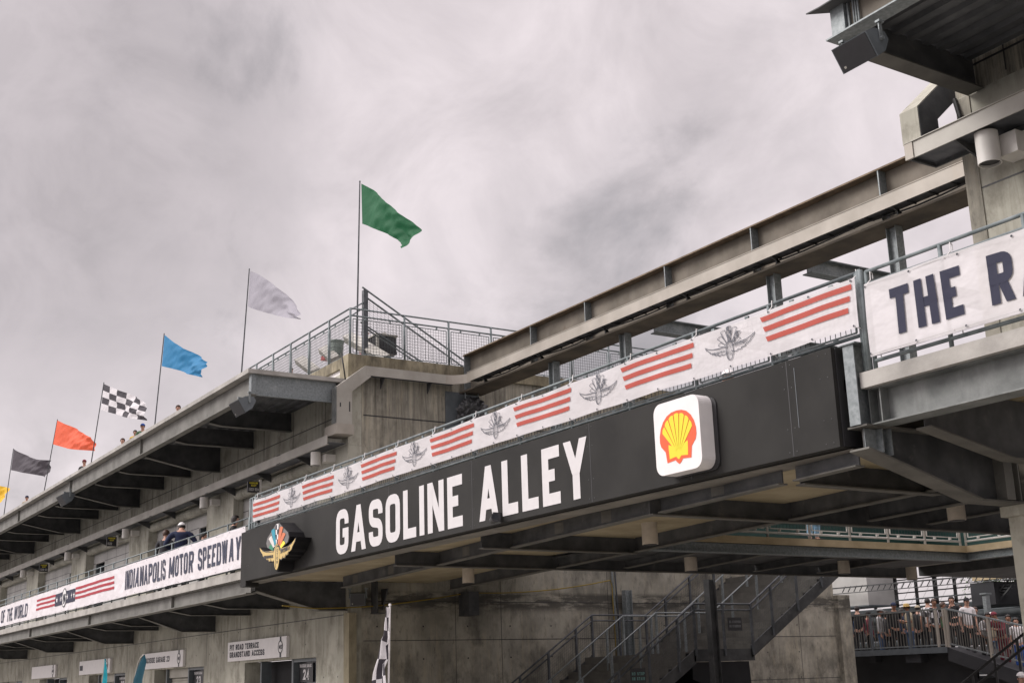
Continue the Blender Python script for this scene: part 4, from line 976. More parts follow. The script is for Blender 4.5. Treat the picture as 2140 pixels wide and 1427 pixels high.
# ================================================================== SIGNS ON THE LOWER WALL
def ims_mark(mb, cx, cz, h, y, x0, x1):
    """vertical dark band with an oval medallion"""
    mb.add([(x0, y, cz - h / 2), (x1, y, cz - h / 2), (x1, y, cz + h / 2), (x0, y, cz + h / 2)], [(0, 1, 2, 3)], 1)
    el = [Vector((cx + .14 * math.cos(a), cz + .15 * math.sin(a))) for a in [k * math.pi / 10 for k in range(20)]]
    mb.add([(p.x, y - .002, p.y) for p in el], [tuple(range(20))], 0)
    ribbon(mb, el, .03, lambda u, v, o: (u, y - .004 - o, v), 0, 1, close=True)
    text(mb, 'MS', lambda u, v, o: (u, y - .004 - o, v), .11, .075, .024, .02, cx - .085, cz - .055, off=.001, mi=1)
def wallsign(x0, x1, z0, z1, lines, label, tw):
    t = thing('wall_sign', (x0, YW, z0), label, 'sign', 'white signs over the garage openings')
    MB().box(x0, x1, YW - .09, YW - .006, z0, z1).obj('panel', 'white_box', t)
    mb = MB(); f = lambda u, v, o: (u, YW - .095 - o, v)
    for i, (s, wdt) in enumerate(lines):
        H = .150 if len(lines) > 1 else .17; v = z1 - .07 - (i + 1) * H - i * .045 if len(lines) > 1 else (z0 + z1) / 2 - H / 2 + .02
        mb = MB(); text(mb, s, f, H, .12, .036, .03, x0 + .16, v, fit=wdt); mb.obj('lettering', 'ink', t)
    mb = MB(); ims_mark(mb, x1 - .38, (z0 + z1) / 2, z1 - z0 - .004, YW - .094, x1 - .43, x1 - .33); mb.obj('medallion', ['white_box', 'ink'], t, recalc=False)
wallsign(-34.75, -30.58, 2.49, 3.0, [('PIT ROAD TERRACE', 2.15), ('GRANDSTAND ACCESS', 2.55)], 'white sign reading PIT ROAD TERRACE GRANDSTAND ACCESS above a dark opening', 0)
wallsign(-42.80, -38.60, 2.47, 2.96, [('TRACKSIDE GARAGE 23', 2.75)], 'white sign reading TRACKSIDE GARAGE 23 above a roller shutter', 0)
wallsign(-50.80, -46.60, 2.47, 2.96, [], 'white sign with a small dark square mark above a dark opening', 0)
MB().box(-50.70, -50.28, YW - .099, YW - .093, 2.62, 2.80).obj('square_mark', 'ink', [o for o in COL.objects if o.name.startswith('wall_sign')][-1])
wallsign(-58.80, -54.60, 2.47, 2.96, [], 'white sign cut off by the left edge of the photo', 0)

# garage openings: shutters and dark doors with number plates
for k, (x0, x1) in enumerate(low_open[:5]):
    dark = k in (0, 3)
    nm = 'garage_door'
    lab = ['dark open doorway beside the alley corner with a plate numbered 24', 'slatted roller shutter with a plate numbered 23', 'slatted roller shutter behind the teal feather flag', 'dark doorway left of the teal feather flag', 'slatted roller shutter at the left edge'][k]
    t = thing(nm, (x0, YW + .3, 0), lab, 'garage door', 'garage doors on the ground floor')
    xs = x1 - 1.68
    if not dark:
        mb = MB(); n = 26
        for i in range(n):
            z0 = lintel - .28 - i * .085
            mb.prism([(YW + .30, z0), (YW + .285, z0 - .02), (YW + .285, z0 - .065), (YW + .30, z0 - .083), (YW + .33, z0 - .083), (YW + .33, z0)], 0, x0 + .9, xs - .1)
        mb.obj('shutter', 'shutter', t)
        MB().box(x0 + .9, xs - .1, YW + .2, YW + .34, lintel - .27, lintel - .003).obj('shutter_box', 'shutter', t)
    else:
        MB().box(x0 + .6, xs - .1, YW + .50, YW + .54, 0, lintel - .003).obj('opening', 'blackvoid', t)
    for bx in ((x0 + .82, x0 + .9, YW + .12, YW + .4, 0, lintel - .003), (xs - .1, xs, YW + .12, YW + .4, 0, lintel - .003), (x1 - .05, x1 - .002, YW + .12, YW + .4, 0, lintel - .003), (xs, x1 - .05, YW + .13, YW + .4, lintel - .08, lintel - .003)): MB().box(*bx).obj('frame', 'frame_grey', t)
    MB().box(xs, x1 - .05, YW + .3, YW + .32, 0, lintel - .081).obj('side_glass', 'glass', t)
    x1 = xs + .98
    if k < 3:
        pl = MB().box(xs + .04, x1 - .09, YW + .262, YW + .27, 1.86, 2.33).obj('number_plate', 'black', t)
        mb = MB(); f = lambda u, v, o: (u, YW + .258 - o, v)
        text(mb, 'TRACKSIDE GARAGE', f, .075, .05, .016, .012, xs + .07, 2.22, fit=.74); mb.obj('lettering', 'white_paint', pl); mb = MB()
        text(mb, ['24', '23', '22'][k], f, .25, .16, .055, .05, xs + .30, 1.92)
        mb.obj('lettering', 'white_paint', pl)

# blade signs high on the wall
def blade(px0, px1, pyt, pyb, lines, label):
    q = on(1, YW - .35, px1, (pyt + pyb) / 2); X = q.x
    a = on(0, X, px0, pyt); b = on(0, X, px1, pyb)
    t = thing('blade_sign', (X, a.y, b.z), label, 'sign', 'black blade signs over the balcony doors')
    MB().box(X - .05, X, a.y, b.y, b.z, a.z).obj('panel', 'black', t)
    MB().box(X - .05, X + .001, b.y + .001, b.y + .06, b.z, a.z + .06).box(X - .03, X - .01, b.y + .06, YW, (a.z + b.z) / 2, (a.z + b.z) / 2 + .03).obj('bracket', 'fixture', t)
    f = lambda u, v, o: (X + .004 + o, u, v)
    wd = b.y - a.y; H = (a.z - b.z)
    m1 = MB(); text(m1, 'GASOLINE', f, H * .16, .04, .012, .01, a.y + wd * .14, b.z + H * .78, fit=wd * .72); m1.obj('lettering', 'yellow', t); m1 = MB(); text(m1, 'ALLEY', f, H * .16, .04, .012, .01, a.y + wd * .28, b.z + H * .56, fit=wd * .44); m1.obj('lettering', 'yellow', t)
    m2 = MB(); text(m2, lines, f, H * .26, .04, .014, .01, a.y + wd * .08, b.z + H * .14, fit=wd * (.86 if len(lines) > 4 else .45)); m2.obj('numbering', 'white_paint', t)
blade(518, 542, 1005, 1029, '1523-524', 'black blade sign numbered 1523-524 nearest the bridge')
blade(224, 243, 1121, 1141, '1522', 'black blade sign numbered 1522, second from the bridge')
blade(83, 100, 1178, 1194, '1520-521', 'black blade sign farthest from the bridge')
# ================================================================== RAILINGS
def railing(label, p, q, z0, posts, levels, group='railings', r=.022, pr=.024, mesh=None, mat='rail', base=.0, pitch=.075, square=False, tilt=None, name='railing', span=None):
    """p, q: (x, y) ends; posts: list of fractions; levels: heights above z0; mesh=(zlo, zhi) framed wire panels"""
    p = Vector((p[0], p[1], 0)); q = Vector((q[0], q[1], 0)); L = (q - p).length; d = (q - p) / L
    dz = tilt or 0.0
    Z = lambda s: z0 + dz * s
    t = thing(name, (p.x, p.y, z0), label, 'railing', group)
    top = max(levels)
    for s in posts:
        c = p + d * L * s
        MB().tube([(c.x, c.y, Z(s) + base), (c.x, c.y, Z(s) + top)], pr, 8).obj('post', mat, t, smooth=True)
    for lv in levels:
        MB().tube([(p.x, p.y, Z(0) + lv), (q.x, q.y, Z(1) + lv)], r, 8).obj('rail', mat, t, smooth=True)
    if mesh:
        lo, hi = mesh
        for i in range(len(posts) - 1):
            s0, s1 = posts[i], posts[i + 1]
            if span and not (span[0] <= s0 and s1 <= span[1] + 1e-6): continue
            a = p + d * (L * s0 + .07); b = p + d * (L * s1 - .07); w = (b - a).length
            if w < .1: continue
            za, zb = Z(s0), Z(s1)
            fr = MB(); A0 = Vector((a.x, a.y, za + lo)); B0 = Vector((b.x, b.y, zb + lo)); A1 = Vector((a.x, a.y, za + hi)); B1_ = Vector((b.x, b.y, zb + hi))
            for u, v in ((A0, B0), (A1, B1_), (A0, A1), (B0, B1_)): fr.bar(u, v, .018, .018, upv=(d.y, -d.x, 0))
            pan = fr.obj('mesh_panel', mat, t)
            wm = MB(); nv = max(2, int(w / pitch)); nh = max(2, int((hi - lo) / pitch)); th = .006
            for k in range(1, nv):
                c = A0.lerp(B0, k / nv); e_ = A1.lerp(B1_, k / nv); wm.bar(c, e_, th, th, upv=(d.y, -d.x, 0))
            for k in range(1, nh):
                c = A0.lerp(A1, k / nh); e_ = B0.lerp(B1_, k / nh); wm.bar(c, e_, th, th, upv=(d.y, -d.x, 0))
            wm.obj('wire_grid', 'wire', pan)
            for s_ in (.25, .75):
                for lv in (lo, hi):
                    c = (A0.lerp(B0, s_) if lv == lo else A1.lerp(B1_, s_)); MB().box(c.x - .03, c.x + .03, c.y - .012, c.y + .012, c.z - (.05 if lv == lo else -.01), c.z + (-.01 if lv == lo else .05)).obj('clip', mat, pan)
    return t
fr_ = lambda n: [i / n for i in range(n + 1)]
railing('galvanised railing with wire panels along the bridge behind the striped banner', (-26.75, YF), (-9.06, YF), 4.76, fr_(13), [1.125, .43], mesh=(.47, 1.04))
railing('pipe railing of the left balcony behind the lettered banner', (-64, YF), (-27.12, YF), 4.27, fr_(27), [1.165, 1.0, .14, .08], r=.019)
railing('pipe railing on the right-hand balcony behind the THE RACING banner', (-8.92, YF), (-3.0, YF), 4.77, fr_(6), [1.09, .95, .17, .10], mesh=None)
railing('short vertical pipe fence post pair where bridge and right balcony meet', (-9.0, YF - .03), (-8.97, YF - .03), 4.78, [0, 1], [1.11], r=.02, pr=.03, name='railing')
railing('galvanised corner posts where the left balcony railing meets the bridge railing', (-27.06, YF), (-26.78, YF), 4.4, [0, .5, 1], [1.45, .9, .62], r=.018, pr=.028)
# far side of the bridge
railing('wire-panel railing on the far side of the bridge deck', (-24.5, 17.3), (-9.4, 17.3), 4.76, fr_(10), [1.1, .98, .12], mesh=(.2, .9), pitch=.09)
# roof: along the facade and along the end wall
railing('long galvanised roof railing above the overhang with wire panels near the corner', (-72.0, YW + .06), (XE - .02, YW + .06), 9.40, fr_(36), [1.28, 1.10, .08], mesh=(.14, 1.02), span=(.64, 1.0), r=.022, pr=.03)
railing('galvanised roof railing with wire panels across the top of the stained end wall', (XE - .02, YW + .06), (XE - .02, 23.5), 9.42, [0] + [.02 + i / 8.4 for i in range(1, 8)], [1.26, 1.08, .10], mesh=(.15, 1.0), r=.022, pr=.03)
# thicker roof posts
for i, (px, py0, py1) in enumerate(((668, 683, 740), (716, 655, 735))):
    pass
# roof stair guard: two sloping rails either side
def slope_guard(X, pts, label, meshz=True):
    t = thing('stair_guard', (X, pts[0].y, pts[1].z), label, 'railing')
    return t
a = on(0, -28.2, 757, 600); b = on(0, -28.2, 985, 765)
t = thing('stair_guard', (-28.2, a.y, 9.9), 'tall steel post with a sloping pipe guard rising behind the roof railing', 'railing')
pt = on(0, -28.2, 762, 607); MB().box(-28.26, -28.14, pt.y - .05, pt.y + .07, 9.4, pt.z).obj('post', 'rail_dark', t)
dn = Vector((0, 0, -.19)); MB().tube([a, b], .024, 8).obj('handrail', 'rail', t); MB().tube([a + dn + Vector((0, .1, -.06)), b + dn], .022, 8).obj('handrail', 'rail', t)
wm = MB(); n = 30
for i in range(n):
    f = i / n; top = (a + dn).lerp(b + dn, f); zb = max(9.9, top.z - .95)
    if top.z - zb > .1: wm.bar(top, (top.x, top.y, zb), .005, .005, upv=(1, 0, 0))
for k in range(1, 16): wm.bar(a + dn - Vector((0, -.05, .06 * k)), a.lerp(b, max(.05, 1 - .0 * k)) + dn - Vector((0, 0, .06 * k)), .005, .005, upv=(1, 0, 0))
wm.obj('wire_grid', 'wire', t)
a2 = on(0, -28.3, 753, 673); b2_ = on(0, -28.3, 905, 772)
MB().tube([a2, b2_], .022, 8).obj('handrail', 'rail', t); MB().tube([a2 + Vector((0, .1, -.12)), b2_ + Vector((0, 0, -.12))], .02, 8).obj('handrail', 'rail', t)
MB().tube([on(0, -27.9, 731, 648), on(0, -28.2, 760, 632)], .02, 8).tube([on(0, -27.9, 731, 662), on(0, -28.2, 760, 643)], .02, 8).obj('brace', 'rail', t)

# bleacher planks and clutter on the roof
def plank(px0, py0, px1, py1, Y, label, th=.16):
    a = on(1, Y, px0, py0); b = on(1, Y, px1, py1)
    t = MB(); t.bar(a, b, .28, th, upv=(0, -.5, 1)); o = t.obj('bleacher_plank', 'alu', origin=a)
    return tag(o, label, 'bench', 'aluminium bleacher planks on the roof')
plank(626, 752, 660, 778, 13.4, 'aluminium bleacher plank lowest on the roof, left of the red container')
plank(676, 730, 700, 752, 13.4, 'aluminium bleacher plank between the red container and the barrel')
plank(728, 705, 806, 752, 13.8, 'long aluminium bleacher plank sloping down behind the roof corner', .2)
plank(782, 728, 800, 700, 14.6, 'short aluminium plank tilted up to the right behind the roof corner', .12)
q = on(1, 13.6, 702, 752)
t = thing('barrel', (q.x, 13.6, q.z), 'grey-green ribbed barrel standing on the roof behind the mesh railing', 'barrel')
mb = MB(); prof = [(.0, .26), (.02, .27), (.2, .28), (.21, .29), (.24, .29), (.25, .28), (.5, .29), (.51, .30), (.54, .30), (.55, .29), (.74, .30), (.75, .32), (.80, .32)]
mb.tube([(q.x, 13.6, q.z + h * .6) for h, _ in prof], [r_ * .66 for _, r_ in prof], 20); mb.obj('body', 'bin', t, smooth=False)
MB().tube([(q.x, 13.6, q.z + .48), (q.x, 13.6, q.z + .505), (q.x, 13.6, q.z + .515)], [.225, .225, .20], 20).obj('lid', 'bin', t)
q = on(1, 13.4, 682, 752)
t = thing('container', (q.x, 13.4, q.z), 'small red container lying below the aluminium planks on the roof', 'container')
MB().prism([(q.x - .14, q.z), (q.x + .12, q.z - .02), (q.x + .14, q.z + .08), (q.x + .05, q.z + .12), (q.x - .12, q.z + .10)], 1, 13.3, 13.55).obj('body', 'redplastic', t); MB().tube([(q.x + .02, 13.42, q.z + .10), (q.x + .02, 13.42, q.z + .15)], .05, 10).obj('cap', 'black', t)
q = on(1, 14.4, 785, 742)
t = thing('crate', (q.x, 14.4, q.z), 'black slatted crate with a pale rim behind the corner of the roof railing', 'crate')
mb = MB()
mb.box(q.x - .45, q.x + .45, 14.2, 14.8, q.z - .05, q.z + .02)
for i in range(9): mb.box(q.x - .45 + i * .105, q.x - .45 + i * .105 + .06, 14.2, 14.22, q.z, q.z + .42)
mb.box(q.x - .43, q.x + .43, 14.24, 14.78, q.z, q.z + .40); mb.obj('body', 'black', t); MB().box(q.x - .47, q.x + .47, 14.18, 14.82, q.z + .42, q.z + .47).box(q.x + .46, q.x + .52, 14.18, 14.25, q.z - .3, q.z + .42).obj('rim', 'alu', t)

# black wrapped equipment under the left end of the beam
q = on(0, XE + .25, 985, 852)
t = thing('wrapped_equipment', (XE + .25, q.y, q.z - .55), 'equipment wrapped in creased black plastic below the left end of the overhead beam', 'equipment')
bm = bmesh.new(); bmesh.ops.create_icosphere(bm, subdivisions=4, radius=1)
for v in bm.verts:
    c = v.co; n_ = math.sin(c.x * 7 + c.z * 5) * .08 + math.sin(c.y * 11 - c.z * 9) * .07 + math.sin(c.x * 19 + c.y * 13) * .035 + abs(math.sin(c.z * 8 + c.y * 6)) * .09
    k = .84 + n_; v.co = Vector((c.x * .26 * k, c.y * .46 * k, c.z * (.36 if c.z > 0 else .40) * k + (.05 * c.y)))
me = bpy.data.meshes.new('wrap'); bm.to_mesh(me); bm.free(); me.materials.append(M['blacktarp'])
o = bpy.data.objects.new('wrap', me); COL.objects.link(o); o.parent = t; o.location = (.02, 0, .48)
MB().box(XE + .005, XE + .03, q.y - .62, q.y + .35, q.z - .95, q.z + .42).obj('back_plate', 'frame_grey', t)
MB().tube([(XE + .3, q.y - .2, q.z + .2), (XE + .3, q.y - .2, q.z + .75)], .012, 6).tube([(XE + .3, q.y + .18, q.z + .2), (XE + .3, q.y + .18, q.z + .75)], .012, 6).tube([(XE + .3, q.y - .2, q.z + .3), (XE + .3, q.y + .18, q.z + .3)], .012, 6).obj('hanger', 'galv', t)
mb = MB(); mb.tube([(XE + .35, q.y - .05 + .10 * math.cos(a), q.z - .55 + .10 * math.sin(a)) for a in [k * math.pi / 7 for k in range(15)]], .013, 6); mb.box(XE + .2, XE + .4, q.y - .13, q.y + .06, q.z - .62, q.z - .50); mb.obj('lamp_guard', 'alu', t)

# ================================================================== CYLINDER WALL LIGHTS
def walllight(x, yc, zt, zb, r, label, mat='fixture', group='cylinder lights along the left facade'):
    t = thing('wall_light', (x, yc, zb), label, 'wall light', group)
    mb = MB(); mb.tube([(x, yc, zb), (x, yc, zb + .001), (x, yc, zt)], [r, r, r], 28, caps=False)
    mb.tube([(x, yc, zb), (x, yc, zt - .1)], r * .93, 28, caps=False); mb.add([(x + r * math.cos(a), yc + r * math.sin(a), zt) for a in [k * math.pi / 14 for k in range(28)]], [tuple(range(28))])
    ring = [(x + rr * math.cos(a), yc + rr * math.sin(a), zb) for rr in (r * .93, r) for a in [k * math.pi / 14 for k in range(28)]]
    mb.add(ring, [(k, (k + 1) % 28, 28 + (k + 1) % 28, 28 + k) for k in range(28)])
    o = mb.obj('shade', mat, t, recalc=False)
    for p in o.data.polygons: p.use_smooth = len(p.vertices) == 4
    MB().add([(x + r * .9 * math.cos(a), yc + r * .9 * math.sin(a), zb + .03) for a in [k * math.pi / 14 for k in range(28)]], [tuple(range(28))]).obj('lens', 'black', t)
    return t
L0 = walllight(-28.15, 12.34, 7.22, 6.90, .125, 'white cylinder light on the corner column under the tray, nearest the bridge')
MB().box(-28.15 + .02, -28.15 + .27, 12.47, YW - .006, 6.97, 7.15).obj('back_box', 'fixture', L0)
for k in range(1, 5):
    dup(L0, (-28.15 - .0 - 8.05 * k, 12.34, 6.90), ['', 'pale cylinder light on the column just right of the man in the white cap', 'pale cylinder light on the third column from the bridge', 'pale cylinder light on the fourth column from the bridge', 'pale cylinder light at the far left of the facade'][k])
q = on(1, 12.30, 2061, 300)
LR = walllight(q.x, 12.32, on(1, 12.2, 2061, 268).z, on(1, 12.2, 2061, 340).z + .02, .135, 'large white cylinder light with dark lens on the wall of the right building', group=None)
MB().box(q.x + .02, q.x + .30, 12.45, YW - .006, on(1, 12.5, 2090, 333).z, on(1, 12.5, 2095, 285).z).obj('back_box', 'fixture', LR)
# pendants under the bridge
PD = [(-15.75, 12.58), (-23.1, 13.58), (-19.6, 16.65), (-19.33, 20.65), (-11.82, 14.99), (-20.3, 23.9)]
PL = ['tan cylinder pendant under the middle of the bridge below the scallop sign', 'tan cylinder pendant under the bridge above the checkered flag', 'tan cylinder pendant in front of the stair rails', 'tan cylinder pendant above the top of the stairs', 'tan cylinder pendant under the bridge nearest the right pier', 'tan cylinder pendant farthest back above the crowd']
pd0 = None
for (x, y), l in zip(PD, PL):
    if pd0 is None:
        pd0 = thing('pendant_light', (x, y, 3.72), l, 'pendant light', 'cylinder pendants under the bridge')
        MB().tube([(x, y, 3.72), (x, y, 4.08)], .125, 28).obj('shade', 'fixture_tan', pd0)
        MB().tube([(x, y, 3.712), (x, y, 3.7195)], .11, 24).obj('lens', 'black', pd0); MB().tube([(x, y, 4.081), (x, y, 4.15)], .03, 10).obj('stem', 'black', pd0)
    else: dup(pd0, (x, y, 3.72), l)

# ================================================================== LOUDSPEAKERS
def speaker(c, w, h, d, rz, tilt, label, sc_=1.0):
    t = thing('loudspeaker', c, label, 'loudspeaker', 'loudspeakers under the roof edges')
    # local: front faces -Y, wide in X
    Mx = Matrix.Rotation(rz, 4, 'Z') @ Matrix.Rotation(tilt, 4, 'X')
    def T(p): return Vector(c) + (Mx @ Vector(p))
    mb = MB(); w2 = w / 2; prof = [(-d * .5, -h / 2), (-d * .5, h / 2), (d * .05, h * .46), (d * .5, h * .16), (d * .5, -h * .16), (d * .05, -h * .46)]
    vs = [T((-w2, y, z)) for y, z in prof] + [T((w2, y, z)) for y, z in prof]; n = 6
    mb.add(vs, [tuple(range(n)), tuple(range(2 * n - 1, n - 1, -1))] + [(i, (i + 1) % n, n + (i + 1) % n, n + i) for i in range(n)]); mb.obj('cabinet', 'frame_grey', t)
    g = MB(); y = -d * .5 - .006; a = .94
    g.add([T((-w2 * a, y, -h / 2 * a)), T((w2 * a, y, -h / 2 * a)), T((w2 * a, y, h / 2 * a)), T((-w2 * a, y, h / 2 * a)), T((-w2 * a, y + .005, -h / 2 * a)), T((w2 * a, y + .005, -h / 2 * a)), T((w2 * a, y + .005, h / 2 * a)), T((-w2 * a, y + .005, h / 2 * a))], [(0, 1, 2, 3), (0, 4, 5, 1), (1, 5, 6, 2), (2, 6, 7, 3), (3, 7, 4, 0)])
    g.obj('grille', 'black', t)
    b = MB(); b.add([T((-w2 * .78, y - .002, -h * .36)), T((-w2 * .66, y - .002, -h * .36)), T((-w2 * .66, y - .002, -h * .27)), T((-w2 * .78, y - .002, -h * .27))], [(0, 1, 2, 3)]); b.obj('badge', 'alu', t)
    br = MB()
    for s in (-1, 1):
        p = T((s * (w2 + .015), 0.02, 0)); br.bar(p, (p.x, p.y, p.z + h * .62), .05, .012, upv=(1, 0, 0)); br.tube([p - Vector((.012 * s, 0, 0)), p + Vector((.03 * s, 0, 0))], .022, 10)
        br.box(p.x - .03, p.x + .03, p.y - .04, p.y + .04, p.z + h * .62, p.z + h * .70)
    br.obj('yoke', 'galv', t)
    return t
q = on(1, 10.12, 1802, 92)
speaker(on(1, 10.15, 1801, 103), .50, .30, .30, math.radians(0), math.radians(32), 'large black loudspeaker hanging from the roof edge at the top right')
speaker(on(1, 10.15, 509, 846), .62, .34, .36, math.radians(0), math.radians(32), 'grey loudspeaker hanging at the near corner of the left roof overhang')
speaker(on(1, 10.2, 139, 1040), .72, .36, .40, math.radians(0), math.radians(32), 'grey loudspeaker hanging further along the left roof overhang')
q = on(0, XE + .6, 758, 1247)
t = speaker((XE + .35, q.y, q.z), .34, .30, .2, math.radians(60), math.radians(30), 'grey loudspeaker under the bridge beside the corner of the left building')
# small conduit bulb hanging from the sign's lower edge
q = on(1, 10.1, 1045, 1083)
o = thing('floodlight', (q.x, 10.0, q.z), 'small black floodlight clipped under the letter A of the sign', 'floodlight')
mb = MB(); mb.tube([(q.x - .06, 10.0, q.z - .03), (q.x + .02, 9.98, q.z - .02), (q.x + .09, 9.97, q.z)], [.05, .06, .075], 12); mb.obj('housing', 'black', o); MB().box(q.x - .012, q.x + .012, 9.98, 10.117, q.z - .05, q.z + .09).obj('arm', 'galv_dark', o); MB().tube([(q.x + .091, 9.97, q.z), (q.x + .10, 9.968, q.z)], .062, 12).obj('lens', 'glass', o)

# ================================================================== FLAGS
YP = 13.02
def bez(a, b, c, t): return a * (1 - t) ** 2 + b * 2 * t * (1 - t) + c * t * t
def flagpole(base, top, T3, B3_, label, mat, seed, amp=.10):
    """base/top pixels of the pole; T3/B3 three pixels along the upper and the lower flag edge"""
    b = on(1, YP, *base); tp = on(1, YP, *top); d = (tp - b); b0 = b - d * ((b.z - 9.4) / d.z)
    t = thing('flagpole', b0, label, 'flag', 'flags flying along the roof')
    MB().tube([b0, tp], [.026, .017], 8).obj('pole', 'rail_dark', t); MB().tube([tp, tp + Vector((0, 0, .03))], [.024, .01], 8).obj('finial', 'rail_dark', t)
    T = [on(1, YP, *p) for p in T3]; B = [on(1, YP, *p) for p in B3_]
    nx, nz = 56, 32; mb = MB(); vs = []; uv = []
    ctl = [T[1] * 2 - (T[0] + T[2]) * .5, B[1] * 2 - (B[0] + B[2]) * .5]
    for j in range(nz + 1):
        for i in range(nx + 1):
            s, w = i / nx, j / nz
            p = bez(B[0], ctl[1], B[2], s) * (1 - w) + bez(T[0], ctl[0], T[2], s) * w
            ph = s * 7.5 + (1 - w) * 2.6 + seed
            y = amp * s ** .7 * (math.sin(ph) + .4 * math.sin(2.3 * ph + w * 3) + .16 * math.sin(4.1 * ph - w * 7) + .09 * math.sin(8.7 * ph + w * 4)) + .04 * math.sin(w * 9 + s * 5 + seed) * s
            edge = .035 * math.sin(w * 8 + seed) * s ** 3 + .02 * math.sin(w * 21 + seed * 2) * s ** 3
            vs.append((p.x + edge, p.y + y, p.z + .012 * math.sin(ph * 1.1) * s)); uv.append((s, w))
    fs = [(j * (nx + 1) + i, j * (nx + 1) + i + 1, (j + 1) * (nx + 1) + i + 1, (j + 1) * (nx + 1) + i) for j in range(nz) for i in range(nx)]
    mb.add(vs, fs); mb.uv = uv; mb.obj('flag', mat, t, smooth=True, recalc=False)
    return t
flagpole((747, 640), (752, 380), [(755, 384), (808, 420), (866, 480)], [(757, 468), (806, 489), (851, 521)], 'green flag on a pole at the roof corner', 'f_green', .3)
flagpole((505, 775), (521, 563), [(523, 567), (572, 594), (626, 655)], [(518, 640), (560, 655), (628, 668)], 'plain white flag on the pole beside the roof corner', 'f_white', 1.6, .07)
flagpole((324, 883), (343, 698), [(344, 700), (388, 730), (436, 756)], [(338, 765), (380, 776), (421, 789)], 'blue flag on a pole above the overhang', 'f_blue', 2.4)
flagpole((192, 958), (217, 800), [(217, 802), (262, 821), (312, 843)], [(211, 856), (255, 869), (304, 879)], 'black and white checkered flag on a pole above the overhang', 'f_check', 3.1)
flagpole((94, 1017), (120, 877), [(120, 878), (158, 896), (197, 914)], [(111, 928), (150, 938), (192, 941)], 'orange-red flag on a pole above the overhang', 'f_red', 4.4)
flagpole((9, 1070), (28, 938), [(29, 938), (64, 955), (103, 962)], [(23, 982), (58, 989), (95, 996)], 'black flag on a pole above the overhang', 'f_black', 5.2)
flagpole((-75, 1115), (-52, 995), [(-51, 996), (-18, 1008), (16, 1021)], [(-58, 1036), (-25, 1044), (2, 1052)], 'yellow flag cut off by the left edge of the photo', 'f_yellow', 6.2)

# checkered flag on a white pole low in front, teal feather flags
def at_y(px, py, Y): return on(1, Y, px, py)
q0 = at_y(815, 1265, 8.6); q1 = at_y(812, 1427, 8.6)
t = thing('hand_flag', (q1.x, 8.6, 0), 'furled checkered flag on a slim white pole in front of the stained wall', 'flag')
MB().tube([(q1.x + .05, 8.6, 0), q1, q0], [.016, .016, .014], 8).obj('pole', 'white_box', t); MB().tube([q0, q0 + Vector((0, 0, .03))], [.022, .018], 8).obj('cap', 'white_box', t)
L_ = [(811, 1268), (809, 1285), (808, 1300), (806, 1322), (803, 1334), (798, 1370), (790, 1405), (786, 1440), (780, 1475)]
R_ = [(816, 1268), (815, 1285), (815, 1300), (816, 1334), (812, 1350), (818, 1376), (813, 1385), (815, 1440), (812, 1475)]
mb = MB(); vs = []; uv = []; n = 60; m = 10
def interp(P, s):
    k = s * (len(P) - 1); i = min(int(k), len(P) - 2); f = k - i; return (P[i][0] * (1 - f) + P[i + 1][0] * f, P[i][1] * (1 - f) + P[i + 1][1] * f)
for j in range(n + 1):
    s = j / n; l = interp(L_, s); r = interp(R_, s)
    for i in range(m + 1):
        u = i / m; p = at_y(l[0] * (1 - u) + r[0] * u, l[1] * (1 - u) + r[1] * u, 8.6)
        vs.append((p.x, 8.57 + .05 * math.sin(u * 7 + s * 6) * (.3 + s), p.z)); uv.append((u * .45 + s * .12, s * 1.55))
mb.add(vs, [(j * (m + 1) + i, j * (m + 1) + i + 1, (j + 1) * (m + 1) + i + 1, (j + 1) * (m + 1) + i) for j in range(n) for i in range(m)]); mb.uv = uv
o = mb.obj('cloth', 'f_check', t, smooth=True, recalc=False)
def feather(left, right_, Y, label, mat):
    pts = [at_y(px, py, Y) for px, py in left]; pr = [at_y(px, py, Y) for px, py in right_]
    t = thing('feather_flag', (pts[-1].x, Y, 0), label, 'feather flag', 'feather flags on the pavement')
    MB().tube([(pts[-1].x - .02, Y, 0)] + list(reversed(pts)) , .014, 6).obj('pole', 'alu', t)
    mb = MB(); n = len(pts); m = 6; vs = []
    for j in range(n):
        for i in range(m + 1):
            u = i / m; p = pts[j].lerp(pr[j], u); vs.append((p.x, Y + .03 * math.sin(u * 6 + j), p.z))
    mb.add(vs, [(j * (m + 1) + i, j * (m + 1) + i + 1, (j + 1) * (m + 1) + i + 1, (j + 1) * (m + 1) + i) for j in range(n - 1) for i in range(m)])
    mb.obj('sail', mat, t, smooth=True, recalc=False)
feather([(301, 1367), (294, 1373), (289, 1384), (285, 1400), (281, 1420), (277, 1450), (272, 1520)], [(303.5, 1368), (303.5, 1376), (303, 1385), (301, 1400), (299, 1420), (297, 1450), (290, 1520)], 9.2, 'dark teal feather flag beside the TRACKSIDE GARAGE 23 sign', 'deepteal')
feather([(219.5, 1376), (217.5, 1392), (215.5, 1410), (213.5, 1427), (211, 1460), (206, 1520)], [(220.5, 1376), (221.5, 1392), (222, 1410), (222.5, 1427), (222, 1460), (220, 1520)], 9.6, 'bright teal narrow feather flag left of the dark teal one', 'teal')

